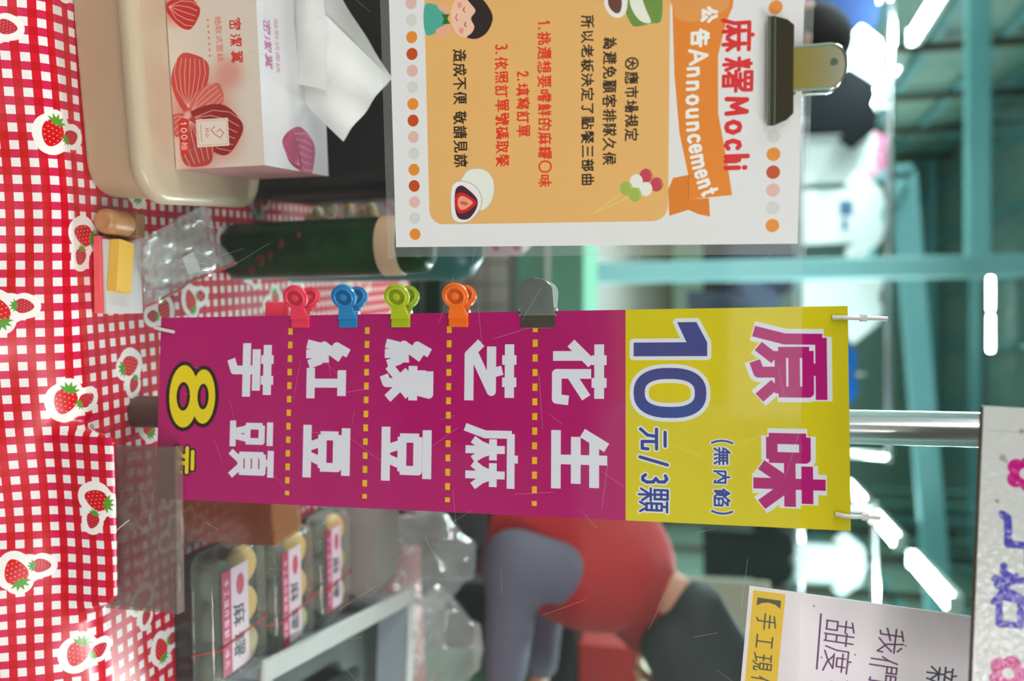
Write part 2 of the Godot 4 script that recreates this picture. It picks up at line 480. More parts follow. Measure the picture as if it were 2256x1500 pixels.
# ------------------------------------------------------------------ the strokes of the characters
const GLYPH := {
	"口": "15 20 15 85|15 20 85 20 85 85|15 82 85 82",
	"日": "20 8 20 94|20 8 80 8 80 94|20 50 80 50|20 92 80 92",
	"目": "20 5 20 95|20 5 80 5 80 95|20 35 80 35|20 64 80 64|20 93 80 93",
	"木": "8 32 92 32|50 5 50 98|50 32 30 62 8 80|50 32 70 62 92 80",
	"豆": "10 8 90 8|22 27 22 62|22 27 78 27 78 62|22 60 78 60|35 68 41 88|66 68 59 88|5 94 95 94",
	"艹": "4 50 96 50|30 12 30 90|70 12 70 90",
	"糹": "48 3 22 28 50 38|66 20 18 57 82 55|50 58 50 96|22 68 10 94|76 66 92 90",
	"工": "12 10 88 10|50 10 50 90|4 90 96 90",
	"頁": "6 6 94 6|50 6 44 22|20 24 20 76|20 24 80 24 80 76|20 41 80 41|20 58 80 58|20 75 80 75|36 78 10 97|64 78 92 97",
	"言": "44 2 58 12|6 20 94 20|20 36 80 36|20 50 80 50|20 64 20 96|20 64 80 64 80 96|20 94 80 94",
	"亻": "74 3 48 35 12 58|48 32 48 98",
	"扌": "8 28 92 28|58 3 58 88 50 96 28 88|5 68 94 52",
	"氵": "22 10 62 25|10 40 52 55|8 96 40 80 78 56",
	"土": "12 36 88 36|50 5 50 88|4 92 96 84",
	"辶": "15 8 30 20|8 40 28 40 16 72|4 96 18 76 42 90 98 94",
	"阝": "20 4 20 98|20 5 78 5 52 38 80 60 62 80 36 74",
	"米": "50 4 50 98|4 45 96 45|24 12 38 35|76 12 62 35|50 45 8 90|50 45 92 90",
	"又": "8 12 86 12 55 62 8 97|20 20 55 66 96 96",
	"攵": "40 3 25 28 6 44|28 26 96 26|76 26 50 72 8 97|32 35 60 75 96 97",
	"心": "10 42 3 88|28 32 32 92 78 92 82 70|48 20 58 46|80 32 96 66",
	"灬": "15 20 4 86|38 25 42 80|62 25 68 80|85 20 97 86",
	"食": "50 2 30 22 4 40|50 2 70 20 96 36|48 22 56 32|25 40 25 95|25 40 75 40 75 68|25 54 75 54|25 68 75 68|25 95 55 78|50 70 96 97",
	"魚": "40 2 12 28|30 12 74 12 55 28|18 28 18 68|18 28 82 28 82 68|50 28 50 68|18 48 82 48|18 68 82 68|@灬 4 76 96 100",
	"羊": "28 3 38 20|72 3 62 20|12 24 88 24|18 44 82 44|4 66 96 66|50 24 50 98",
	"石": "4 10 96 10|50 10 30 45 3 70|30 50 30 96|30 50 86 50 86 96|30 93 86 93",
	"馬": "20 5 20 62|20 5 86 5|20 24 82 24|20 43 82 43|53 5 53 62|20 62 92 62 86 97 72 92|10 72 3 94|30 70 34 88|47 70 52 86|63 70 70 84",
	"隹": "35 3 8 42|24 28 24 98|58 3 66 18|24 22 94 22|24 46 90 46|24 69 90 69|24 94 96 94|58 22 58 94",
	"見": "@目 0 0 100 66|40 66 30 85 6 98|62 66 62 92 94 92 97 78",
	"耳": "4 8 96 8|25 8 25 84|76 8 76 98|25 33 76 33|25 57 76 57|3 88 97 78",
	"田": "12 8 12 94|12 8 88 8 88 94|50 8 50 94|12 50 88 50|12 92 88 92",
	"原": "14 6 97 6|14 6 13 56 2 97|60 8 53 22|32 24 32 63|32 24 88 24 88 63|32 43 88 43|32 62 88 62|60 62 60 92 46 97|40 71 24 91|78 71 95 90",
	"味": "@口 0 14 38 88|46 26 94 26|40 50 99 50|69 3 69 99|69 50 44 88|69 50 98 88",
	"元": "18 10 82 10|4 40 96 40|38 40 32 72 4 96|62 40 62 90 94 90 97 70",
	"顆": "@田 0 3 50 52|0 61 52 61|26 50 26 99|26 62 2 92|26 62 50 88|@頁 53 3 100 98",
	"無": "30 2 8 30|18 18 94 18|3 42 97 42|3 66 97 66|28 18 28 66|44 18 44 66|60 18 60 66|76 18 76 66|@灬 3 74 97 99",
	"內": "11 28 11 98|11 28 89 28 89 96 76 92|50 3 50 28 24 76|50 30 78 74",
	"餡": "@食 0 2 47 98|66 2 50 26|60 14 92 14 70 38|54 46 54 95|54 46 68 44|94 46 94 95|80 46 94 46|54 69 68 69|80 69 94 69|54 94 94 94",
	"花": "@艹 3 0 97 30|36 30 4 66|24 48 24 99|92 40 54 68|54 32 54 94 96 94 98 74",
	"生": "28 3 6 44|20 24 94 24|50 2 50 95|14 58 88 58|3 95 97 95",
	"芝": "@艹 3 0 97 30|49 31 52 44|10 50 84 50 18 86|3 72 22 94 98 94",
	"麻": "52 1 52 13|13 13 97 13|13 13 13 62 2 99|@木 19 22 56 99|@木 57 22 99 99",
	"綠": "@糹 0 2 43 98|54 4 90 4 84 34|52 19 84 19|45 37 99 37|71 37 71 92 60 97|53 48 62 60|44 86 66 64|92 46 76 62|74 60 97 88",
	"紅": "@糹 0 2 43 98|@工 46 8 100 94",
	"芋": "@艹 3 0 97 30|14 40 86 40|3 62 97 62|50 40 50 90 32 97",
	"頭": "@豆 0 4 47 98|@頁 51 3 100 98",
	"糬": "@米 0 4 38 98|44 5 44 26|44 5 97 5 97 26|61 5 61 26|79 5 79 26|44 26 97 26|48 42 90 42|68 30 68 56|40 56 99 56|96 34 44 80|@日 44 64 92 99",
	"公": "36 5 28 30 4 54|64 5 74 32 97 52|44 46 20 88 80 83|66 66 86 94",
	"告": "30 2 13 30|22 16 86 16|50 2 50 46|3 46 97 46|@口 8 50 92 104",
	"因": "50 3 72 8 90 24 97 50 90 76 72 92 50 97 28 92 10 76 3 50 10 24 28 8 50 3|22 42 78 42|50 20 50 42 28 76|50 44 74 76",
	"應": "50 0 52 10|12 11 97 11|12 11 12 56 2 97|34 18 20 40|28 32 28 66|@隹 38 17 97 64|@心 16 68 99 100",
	"市": "48 2 54 14|4 20 96 20|18 38 18 82|18 38 82 38 82 82 70 80|50 20 50 99",
	"場": "@土 0 12 36 86|@日 46 2 90 40|40 48 99 48|54 48 40 72|48 60 94 60 87 97 76 92|64 62 44 94|78 62 58 98",
	"規": "5 24 45 24|1 50 49 50|25 3 24 50 3 94|26 52 47 86|@見 48 3 100 98",
	"定": "50 0 50 14|5 34 5 16 95 16 91 34|20 42 80 42|50 42 50 92|50 64 80 64|28 56 22 76 3 97|20 78 45 93 98 95",
	"為": "24 4 32 18|64 2 28 48|10 24 74 24 64 42|20 42 88 42 83 60|34 46 8 84|14 60 94 60 86 97 72 92|28 72 22 92|42 70 45 88|56 70 60 86|68 70 74 84",
	"避": "@辶 0 0 100 100|34 6 58 6 58 24|34 6 34 60 26 78|34 24 58 24|@口 36 34 62 72|80 0 84 8|64 12 99 12|72 18 76 30|92 18 86 30|62 34 99 34|66 52 97 52|80 34 80 80",
	"免": "40 2 8 38|32 16 68 16 50 32|18 34 18 60|18 34 82 34 82 60|18 60 82 60|48 34 44 64 4 97|58 60 58 93 94 93 96 76",
	"顧": "3 6 49 6|10 18 45 18 45 34|10 18 10 56 2 92|10 34 45 34|@隹 12 38 51 99|@頁 53 3 100 98",
	"客": "50 0 50 12|5 32 5 14 95 14 91 32|42 20 12 50|36 32 76 32 40 58 3 70|38 38 66 56 98 70|@口 18 64 84 104",
	"排": "@扌 0 2 37 98|58 3 56 60 42 98|40 24 58 24|40 46 58 46|37 70 58 66|77 3 77 99|77 24 99 24|77 46 98 46|77 68 100 68",
	"隊": "@阝 0 3 34 98|56 3 62 16|90 2 80 16|43 18 99 18|66 20 43 46|58 32 73 60 62 97 50 91|62 44 42 66|68 58 41 88|96 32 74 48|74 48 98 90",
	"久": "40 3 28 34 4 58|34 24 78 24 52 66 6 98|52 50 70 78 97 98",
	"候": "@亻 0 2 34 98|37 28 37 80|48 8 88 8 85 28|42 28 98 28|54 30 44 54|50 44 94 44|40 64 99 64|68 44 66 66 41 98|68 66 98 98",
	"所": "5 10 47 6|12 28 12 60 3 96|12 28 44 28 44 54|12 54 44 54|92 3 58 14 56 60 46 97|58 40 99 40|79 40 79 99",
	"以": "15 10 15 82 45 64|40 18 50 44|84 6 75 60 38 97|70 66 96 96",
	"老": "16 20 76 20|46 2 46 40|3 40 97 40|90 12 50 54 4 80|80 56 36 72|36 54 36 93 90 93 94 76",
	"板": "@木 0 3 41 99|97 6 51 14|52 14 50 60 38 97|54 38 92 38 74 72 45 98|58 50 76 78 99 98",
	"決": "@氵 0 6 31 97|40 26 85 26 85 52|33 52 99 52|62 3 62 52 34 97|64 54 98 96",
	"了": "12 10 86 10 54 40|54 36 54 88 42 97 26 88",
	"點": "@口 0 -8 50 50|25 6 25 70|4 55 47 55|1 70 51 70|@灬 1 78 51 99|72 5 72 48|72 26 99 26|@口 50 38 102 104",
	"餐": "16 3 6 24|10 12 32 12 3 46|12 22 26 34|34 4 34 28 46 28|52 8 92 8 56 42|60 14 96 44|50 38 4 66|50 38 96 66|44 52 56 58|30 62 30 99|30 62 70 62 70 80|30 71 70 71|30 80 70 80|30 99 54 86|56 82 94 99",
	"三": "10 12 90 12|16 50 84 50|3 90 97 90",
	"部": "28 2 32 12|3 16 57 16|14 22 20 38|46 22 40 38|1 44 61 44|@口 4 44 58 102|@阝 60 5 102 99",
	"曲": "9 26 9 95|9 26 91 26 91 95|9 60 91 60|9 93 91 93|36 3 36 93|64 3 64 93",
	"挑": "@扌 0 2 37 98|58 3 56 60 40 97|40 22 54 40|37 68 56 54|75 3 75 88 97 90 99 70|96 22 80 38|79 50 98 64",
	"選": "@辶 0 0 100 100|36 3 60 3 60 15 38 15 38 28 64 28|68 3 94 3 94 15 70 15 70 28 98 28|38 44 96 44|52 34 52 60|80 34 80 60|33 60 99 60|56 64 44 80|74 64 92 80",
	"想": "@木 2 0 47 60|@目 48 2 98 60|@心 6 62 98 100",
	"要": "5 5 95 5|15 18 15 44|15 18 85 18 85 44|38 5 38 44|62 5 62 44|15 44 85 44|3 62 97 62|46 46 25 76 86 98|73 62 56 84 10 99",
	"嚐": "@口 -2 16 32 84|65 0 65 14|46 2 52 12|88 2 80 12|36 28 36 16 97 16 95 28|@口 46 16 88 44|90 42 46 50|44 44 46 60 94 60|@日 44 64 92 99",
	"鮮": "@魚 0 2 50 98|@羊 52 2 101 98",
	"的": "26 0 18 16|6 18 6 94|6 18 44 18 44 94|6 54 44 54|6 92 44 92|64 2 50 38|58 20 96 20 91 94 78 90|62 46 75 64",
	"〇": "50 4 74 9 92 26 97 50 92 74 74 91 50 96 26 91 8 74 3 50 8 26 26 9 50 4",
	"填": "@土 0 12 35 86|40 14 99 14|69 2 69 22|@目 42 20 98 74|38 79 101 79|56 83 41 99|80 83 98 99",
	"寫": "50 0 50 10|5 26 5 12 95 12 93 26|34 20 18 30 18 48|82 22 82 46|18 34 40 34|58 30 82 30|18 46 88 46|30 50 8 72|20 60 94 60 87 97 74 94|26 70 18 88|42 70 44 84|56 70 60 84|70 70 75 83",
	"訂": "@言 0 2 47 99|51 14 100 14|77 14 77 88 64 97 53 88",
	"單": "@口 2 -4 48 28|@口 52 -4 98 28|17 30 17 62|17 30 83 30 83 62|17 46 83 46|17 62 83 62|50 30 50 99|3 78 97 78",
	"依": "@亻 0 2 33 98|64 2 68 14|36 20 99 20|64 20 37 60|52 40 52 94 72 80|92 32 68 46|62 44 80 76 99 96",
	"照": "@日 0 2 46 62|50 5 92 5 87 30 78 28|66 8 45 36|@口 44 28 98 70|@灬 3 72 97 99",
	"號": "@口 0 -4 46 30|1 32 47 32|14 34 10 52 42 52 37 94 24 90|70 0 70 18|70 8 96 8|50 20 98 20 95 32|50 20 50 56 40 94|58 36 95 32|68 28 70 44 96 42|64 54 60 80 45 99|84 54 84 94 99 94",
	"碼": "@石 0 5 39 96|@馬 41 2 102 98",
	"取": "@耳 0 2 52 99|@又 50 8 101 99",
	"造": "@辶 0 0 100 100|52 2 40 24|46 14 94 14|69 2 69 38|36 38 99 38|@口 40 42 98 86",
	"成": "12 20 97 20|14 20 14 60 2 97|16 46 45 46 43 80 32 76|56 2 66 62 97 96 99 76|92 36 72 66 45 96|74 3 88 14",
	"不": "5 10 95 10|54 10 34 40 3 64|52 28 52 99|58 38 96 68",
	"便": "@亻 0 2 33 98|36 8 99 8|44 22 44 58|44 22 92 22 92 58|44 40 92 40|44 58 92 58|67 8 66 60 35 98|50 66 99 98",
	"敬": "@艹 1 0 53 24|18 24 3 50|12 36 49 36 47 94 36 90|@口 6 44 38 84|@攵 51 2 101 99",
	"請": "@言 0 2 45 99|48 10 99 10|52 24 95 24|46 38 101 38|73 0 73 38|54 48 54 99|54 48 93 48 93 96 84 94|54 64 93 64|54 79 93 79",
	"諒": "@言 0 2 45 99|70 0 74 10|48 14 101 14|@口 48 16 100 50|74 46 74 92 66 97|56 60 45 88|91 60 102 86",
	"手": "80 4 14 14|12 34 88 34|3 58 97 58|50 10 50 90 33 97",
	"現": "5 10 43 10|8 46 41 46|24 10 24 86|1 92 47 80|@見 46 3 100 98",
	"作": "@亻 0 2 33 98|56 2 35 42|48 20 99 20|60 20 60 99|60 46 96 46|60 70 96 70",
	"甜": "43 4 5 12|1 32 49 32|24 8 24 56|@口 0 48 50 104|51 26 101 26|61 3 61 98|89 3 89 98|61 58 89 58|61 93 89 93",
	"度": "50 1 52 12|13 13 97 13|13 13 13 56 2 97|24 32 94 32|42 22 42 52|75 22 75 52|42 52 75 52|28 64 84 64 56 84 20 99|36 66 60 86 97 99",
	"我": "45 4 8 14|3 34 97 34|28 10 28 90 14 93|3 68 49 52|58 3 66 64 97 96 99 76|92 44 70 70 45 94|74 8 90 22",
	"們": "@亻 0 2 33 98|39 5 39 99|39 5 63 5 63 40|39 22 63 22|39 38 63 38|73 5 73 40|73 5 99 5 99 95 88 92|73 22 99 22|73 38 99 38",
	"新": "26 0 30 10|3 14 51 14|14 20 18 34|42 20 36 34|1 38 53 38|5 58 51 58|28 38 28 99|26 60 5 86|30 62 49 82|95 3 62 14 60 60 50 97|62 40 101 40|83 40 83 99",
	"可": "3 10 97 10|81 10 81 90 64 95|@口 8 22 62 78",
	"密": "50 0 50 10|5 28 5 12 95 12 93 28|26 24 17 46|36 22 44 52 75 52 79 42|50 20 56 32|80 16 28 60|83 26 94 42|20 66 20 95 80 95|50 58 50 95|80 66 80 97",
	"潔": "@氵 0 6 25 97|32 10 61 10|32 22 59 22|30 36 63 34|46 2 46 44|66 8 98 8 93 46 84 42|79 10 64 46|60 46 43 60 72 64|75 54 38 76 86 74|62 74 62 99|48 82 38 96|76 82 90 96",
	"翼": "8 4 44 4 42 30|20 12 24 20|10 28 40 20|56 4 92 4 90 30|66 12 72 20|56 28 88 20|24 36 24 60|24 36 76 36 76 60|50 36 50 60|24 48 76 48|24 60 76 60|14 72 86 72|36 64 36 84|64 64 64 84|4 84 96 84|38 86 18 98|62 86 84 98",
	"抽": "@扌 0 2 37 98|46 26 46 96|46 26 98 26 98 96|72 3 72 94|46 58 98 58|46 94 98 94",
	"式": "5 24 97 24|12 50 53 50|32 50 32 84|3 92 60 78|62 3 70 64 94 94 99 76|80 5 92 16",
	"面": "3 8 97 8|48 8 42 24|13 26 13 95|13 26 87 26 87 95|36 26 36 93|64 26 64 93|36 46 64 46|36 66 64 66|13 93 87 93",
	"紙": "@糹 0 2 43 98|96 3 52 14|54 14 54 90 74 76|54 44 99 44|74 10 82 70 97 94 100 78",
	"1": "28 24 56 4 56 97",
	"2": "16 26 28 8 58 4 80 18 78 42 16 95 86 95",
	"3": "18 10 50 4 78 14 78 36 46 46 80 56 84 80 62 96 34 96 14 86",
	".": "46 92 52 95",
	"/": "88 2 12 98",
	"0": "50 3 74 12 88 34 90 50 88 66 74 88 50 97 26 88 12 66 10 50 12 34 26 12 50 3",
	"(": "80 0 35 24 20 50 35 76 80 100",
	")": "20 0 65 24 80 50 65 76 20 100",
	"M": "8 97 16 4 50 72 84 4 92 97",
	"o": "50 38 74 43 90 67 74 92 50 97 26 92 10 67 26 43 50 38",
	"c": "88 46 64 38 34 42 14 67 30 92 60 97 90 88",
	"h": "16 2 16 97|16 56 40 40 68 40 82 56 82 97",
	"i": "50 40 50 97|50 12 50 16",
	"A": "5 97 50 3 95 97|24 66 76 66",
	"n": "16 40 16 97|16 56 40 40 68 40 82 56 82 97",
	"u": "16 40 16 80 32 96 58 96 82 80|82 40 82 97",
	"e": "12 68 90 66 78 42 50 38 22 44 10 67 24 92 54 97 86 88",
	"m": "8 40 8 97|8 54 24 40 42 42 50 56 50 97|50 54 66 40 84 42 92 56 92 97",
	"t": "48 12 48 82 62 96 84 92|14 40 86 40",
}

# ------------------------------------------------------------------ nodes, names, materials
func numbered(called: String) -> String:
	taken[called] = taken.get(called, -1) + 1
	return called if taken[called] == 0 else "%s_%03d" % [called, taken[called]]

func tag(o: Node, label: String, category: String, group := "") -> void:
	o.set_meta("label", label)
	o.set_meta("category", category)
	if group:
		o.set_meta("group", group)

func thing(called: String, label: String, category: String, at := Transform3D(), group := "") -> Node3D:
	var o := Node3D.new()
	o.name = numbered(called)
	o.transform = at
	add_child(o)
	tag(o, label, category, group)
	return o

func part(parent: Node, called: String, mb: MB, m: Material, label := "") -> MeshInstance3D:
	var o := MeshInstance3D.new()
	o.name = called
	o.mesh = mb.commit()
	o.mesh.surface_set_material(0, m)
	o.cast_shadow = GeometryInstance3D.SHADOW_CASTING_SETTING_ON
	parent.add_child(o, true)
	if label:
		o.set_meta("label", label)
	return o

func solo(called: String, mb: MB, m: Material, label: String, category: String, at := Transform3D(), group := "") -> MeshInstance3D:
	var o := part(self, numbered(called), mb, m)
	o.transform = at
	tag(o, label, category, group)
	return o

func structure(called: String, mb: MB, m: Material) -> MeshInstance3D:
	var o := part(self, called, mb, m)
	o.set_meta("kind", "structure")
	return o

func copy_of(o: Node3D, at: Transform3D, label := "", group := "") -> Node3D:
	var base := String(o.name)
	var c: Node3D = o.duplicate()
	c.name = numbered(base)
	add_child(c)
	c.transform = at
	if label:
		c.set_meta("label", label)
	if group:
		c.set_meta("group", group)
	return c

func mat(c: Color, rough := 0.6, metal := 0.0) -> StandardMaterial3D:
	var m := StandardMaterial3D.new()
	m.albedo_color = c
	m.roughness = rough
	m.metallic = metal
	return m

func clear(c: Color, alpha: float, rough := 0.05) -> StandardMaterial3D:
	var m := mat(Color(c.r, c.g, c.b, alpha), rough)
	m.transparency = BaseMaterial3D.TRANSPARENCY_ALPHA
	return m

func printed(t: Texture2D, rough := 0.45) -> StandardMaterial3D:
	var m := mat(Color.WHITE, rough)
	m.albedo_texture = t
	return m

func grained(c0: Color, c1: Color, scale: float, rough := 0.7, metal := 0.0, freq := 0.02, seed_ := 3) -> StandardMaterial3D:
	var nz := FastNoiseLite.new()
	nz.seed = seed_
	nz.frequency = freq
	nz.fractal_octaves = 4
	var t := NoiseTexture2D.new()
	t.width = 256
	t.height = 256
	t.seamless = true
	t.noise = nz
	var g := Gradient.new()
	g.set_color(0, c0)
	g.set_color(1, c1)
	t.color_ramp = g
	var m := mat(Color.WHITE, rough, metal)
	m.albedo_texture = t
	m.uv1_triplanar = true
	m.uv1_world_triplanar = true
	m.uv1_scale = Vector3.ONE * scale
	return m

func acr(s: float, y: float, d: float) -> Vector3:
	return ACRYLIC_AT + ALONG * s + OUT * d + Vector3(0, y - TABLE, 0)

func acr_xf(s: float, y: float, d: float) -> Transform3D:
	return Transform3D(Basis(ALONG, Vector3.UP, OUT), acr(s, y, d))

func at(x: float, y: float, z: float, turn := 0.0) -> Transform3D:
	return Transform3D(Basis(Vector3.UP, turn), Vector3(x, y, z))

func ring(w: float, d: float, r: float, y: float, seg := 6) -> PackedVector3Array:
	var o := PackedVector3Array()
	r = minf(r, minf(w, d) * 0.499)
	for q in [[1, 1, 0.0], [-1, 1, PI / 2], [-1, -1, PI], [1, -1, PI * 1.5]]:
		for i in seg + 1:
			var t: float = q[2] + PI / 2 * i / seg
			o.append(Vector3(q[0] * (w * 0.5 - r) + cos(t) * r, y, q[1] * (d * 0.5 - r) + sin(t) * r))
	return o

func round_rect(w: float, h: float, r: float, seg := 5) -> PackedVector2Array:
	var o := PackedVector2Array()
	for q in ring(w, h, r, 0.0, seg):
		o.append(Vector2(q.x, q.z))
	return o

func v2(list: Array) -> Array:
	var o := []
	for i in range(0, list.size(), 2):
		o.append(Vector2(list[i], list[i + 1]))
	return o

func materials() -> void:
	M.chrome = mat(Color(0.80, 0.80, 0.79), 0.14, 1.0)
	M.steel = mat(Color(0.78, 0.79, 0.80), 0.22, 1.0)
	M.acrylic = clear(Color(0.83, 0.87, 0.88), 0.003, 0.05)
	M.acrylic.metallic_specular = 0.44
	M.film = clear(Color(0.9, 0.92, 0.92), 0.06, 0.06)
	M.bag = clear(Color(0.86, 0.88, 0.87), 0.16, 0.12)
	M.tub = clear(Color(0.85, 0.87, 0.82), 0.10, 0.06)
	M.white = mat(Color(0.85, 0.85, 0.84), 0.5)
	M.nylon = mat(Color(0.86, 0.85, 0.83), 0.4)
	M.black = mat(Color(0.035, 0.037, 0.042), 0.6)
	M.skin = mat(Color(0.72, 0.52, 0.42), 0.55)
	M.tube = mat(Color(1, 1, 1), 0.4)
	M.tube.emission_enabled = true
	M.tube.emission = Color(0.90, 1.0, 0.98)
	M.tube.emission_energy_multiplier = 60.0
	M.tube_near = M.tube.duplicate()
	M.tube_near.emission = Color(1.0, 0.98, 0.98)
	M.tube_near.emission_energy_multiplier = 22.0
	M.lamp_body = mat(Color(0.85, 0.87, 0.86), 0.4)
	M.painted_steel = mat(Color(0.50, 0.71, 0.73), 0.55)     # one pale blue-green paint on all the hall steel
	M.rust = grained(Color(0.28, 0.19, 0.13), Color(0.42, 0.31, 0.23), 1.3, 0.75)
	M.siding = grained(Color(0.56, 0.68, 0.63), Color(0.64, 0.76, 0.70), 0.5, 0.55)
	M.roof = grained(Color(0.55, 0.66, 0.63), Color(0.64, 0.74, 0.71), 0.4, 0.6)
	M.floor = grained(Color(0.24, 0.24, 0.235), Color(0.36, 0.355, 0.34), 0.7, 0.6)
	M.wood = grained(Color(0.66, 0.45, 0.27), Color(0.78, 0.57, 0.37), 9.0, 0.4)

# ------------------------------------------------------------------ the hall
func fluorescent(x: float, y: float, z: float, length: float, turn: float, power: float, roof: float, label: String, group: String) -> void:
	var o := thing("fluorescent_light", label, "light", at(x, y, z, turn), group)
	var b := MB.new()
	b.box(Vector3(0, 0.045, 0), Vector3(0.13, 0.05, length), 0.008)
	for e in [-0.5, 0.5]:
		b.box(Vector3(0, 0.0, e * length), Vector3(0.13, 0.06, 0.02), 0.004)
	part(o, "housing", b, M.lamp_body)
	for e in [-0.35, 0.35]:
		b = MB.new()
		b.tube([Vector3(0, 0.065, e * length), Vector3(0, roof - y, e * length)], 0.006, 6)
		part(o, "hanger_rod", b, M.painted_steel)
	for sx in [-0.035, 0.035]:
		var t := MB.new()
		t.tube([Vector3(sx, 0, -length * 0.49), Vector3(sx, 0, length * 0.49)], 0.015, 10)
		part(o, "fluorescent_tube", t, M.tube_near if z > -2.0 else M.tube)
	var l := AreaLight3D.new()
	l.name = "tube_light"
	l.area_size = Vector2(0.12, length)
	l.light_energy = power
	l.light_color = Color(1.0, 0.972, 0.975) if z > -2.0 else Color(0.90, 1.0, 0.985)
	l.area_range = 30.0
	l.area_attenuation = 2.0
	l.shadow_enabled = true
	l.transform = Transform3D(Basis(Vector3(1, 0, 0), Vector3(0, 0, -1), Vector3(0, 1, 0)), Vector3(0, -0.03, 0))
	o.add_child(l)

func hall() -> void:
	var X0 := -4.2
	var X1 := 4.4
	var Z0 := -24.0
	var Z1 := 6.0
	var H := 6.2
	var b := MB.new()
	b.box(Vector3((X0 + X1) / 2, -0.1, (Z0 + Z1) / 2), Vector3(X1 - X0 + 0.4, 0.2, Z1 - Z0 + 0.4))
	structure("floor", b, M.floor)
	b = MB.new()
	b.box(Vector3((X0 + X1) / 2, H + 0.1, (Z0 + Z1) / 2), Vector3(X1 - X0 + 0.4, 0.2, Z1 - Z0 + 0.4))
	var roof := structure("ceiling", b, M.roof)
	b = MB.new()
	b.box(Vector3(X0 - 0.1, H / 2, (Z0 + Z1) / 2), Vector3(0.2, H, Z1 - Z0))
	var wl := structure("wall_left", b, M.siding)
	b = MB.new()
	b.box(Vector3(X1 + 0.1, H / 2, (Z0 + Z1) / 2), Vector3(0.2, H, Z1 - Z0))
	var wr := structure("wall_right", b, M.siding)
	b = MB.new()
	b.box(Vector3((X0 + X1) / 2, H / 2, Z0 - 0.1), Vector3(X1 - X0 + 0.4, H, 0.2))
	structure("wall_far", b, M.siding)
	b = MB.new()
	b.box(Vector3((X0 + X1) / 2, H / 2, Z1 + 0.1), Vector3(X1 - X0 + 0.4, H, 0.2))
	structure("wall_near", b, M.siding)
	# steel on the walls: dark girts along, rusty posts upright
	for w in [[wl, X0 + 0.05], [wr, X1 - 0.05]]:
		for y in [2.35, 3.25, 4.1, 5.0, 5.8]:
			b = MB.new()
			b.box(Vector3(w[1], y, (Z0 + Z1) / 2), Vector3(0.10, 0.12, Z1 - Z0 - 0.1))
			part(w[0], "girt", b, M.painted_steel)
		for i in 9:
			b = MB.new()
			b.box(Vector3(w[1] + (0.09 if w[1] < 0 else -0.09), H / 2, -21.0 + i * 2.6), Vector3(0.09, H, 0.11))
			part(w[0], "post", b, M.rust)
	for i in 7:
		b = MB.new()
		b.box(Vector3(X0 + 0.7 + i * 1.2, H - 0.06, (Z0 + Z1) / 2), Vector3(0.08, 0.12, Z1 - Z0 - 0.1))
		part(roof, "purlin", b, M.painted_steel)
	for z in [-22.0, -18.5, -15.0]:
		b = MB.new()
		b.box(Vector3((X0 + X1) / 2, H - 0.22, z), Vector3(X1 - X0, 0.2, 0.14))
		part(roof, "rafter", b, M.painted_steel)
	# free-standing steel
	b = MB.new()
	b.box(Vector3(-2.45, 3.60, -9.0), Vector3(3.4, 0.20, 0.16), 0.01)
	solo("tie_beam", b, M.painted_steel, "pale blue-green steel tie beam high across the left of the hall", "beam")
	var o := thing("steel_column", "pale blue-green square steel column rising from floor to roof", "column", at(-0.43, 0, -5.6))
	b = MB.new()
	b.box(Vector3(0, 3.1, 0), Vector3(0.125, 6.2, 0.125), 0.008)
	part(o, "shaft", b, M.painted_steel)
	b = MB.new()
	b.box(Vector3(0, 0.01, 0), Vector3(0.3, 0.02, 0.3), 0.004)
	part(o, "base_plate", b, M.painted_steel)
	o = thing("blue_frame", "pale blue steel portal frame with a slanting brace above the clothes", "frame", at(0, 0, -8.0))
	b = MB.new()
	b.xf = Transform3D(Basis(Vector3(0, 0, 1), 0.075), Vector3(0.55, 2.92, 0))
	b.box(Vector3.ZERO, Vector3(3.95, 0.20, 0.12), 0.01)
	part(o, "beam", b, M.painted_steel)
	b = MB.new()
	b.tube([Vector3(-1.32, 2.74, 0.1), Vector3(-0.62, 2.42, 0.1)], 0.055, 8)
	part(o, "brace", b, M.painted_steel)
	for x in [-1.42, 2.5]:
		b = MB.new()
		b.box(Vector3(x, 1.42, 0), Vector3(0.12, 2.84, 0.12), 0.01)
		part(o, "leg", b, M.painted_steel)
	# the lamps: two rows hung over the aisles, and four on the roof
	for i in 9:
		var z := 4.0 - i * 1.78
		if i == 8: z = -10.4
		fluorescent(-2.33, 2.7, z, 1.22, 0.0, 3.8 if z > -2.0 else (4.0 if z > -5.5 else 23.0), H, "twin-tube fluorescent batten in the row along the green wall", "battens along the green wall")
	for i in 9:
		var z := 4.0 - i * 1.78
		if i == 8: z = -10.2
		fluorescent(1.68, 2.7, z, 1.22, 0.0, 3.8 if z > -2.0 else (4.0 if z > -5.5 else 23.0), H, "twin-tube fluorescent batten in the row beside the bent vendor", "battens on the vendor's side")
	for x in [-0.82, -0.12]:
		fluorescent(x, 5.70, -16.4, 0.60, PI / 2, 12.0, H, "short bright tube lamp high under the roof rafters", "short lamps under the roof")

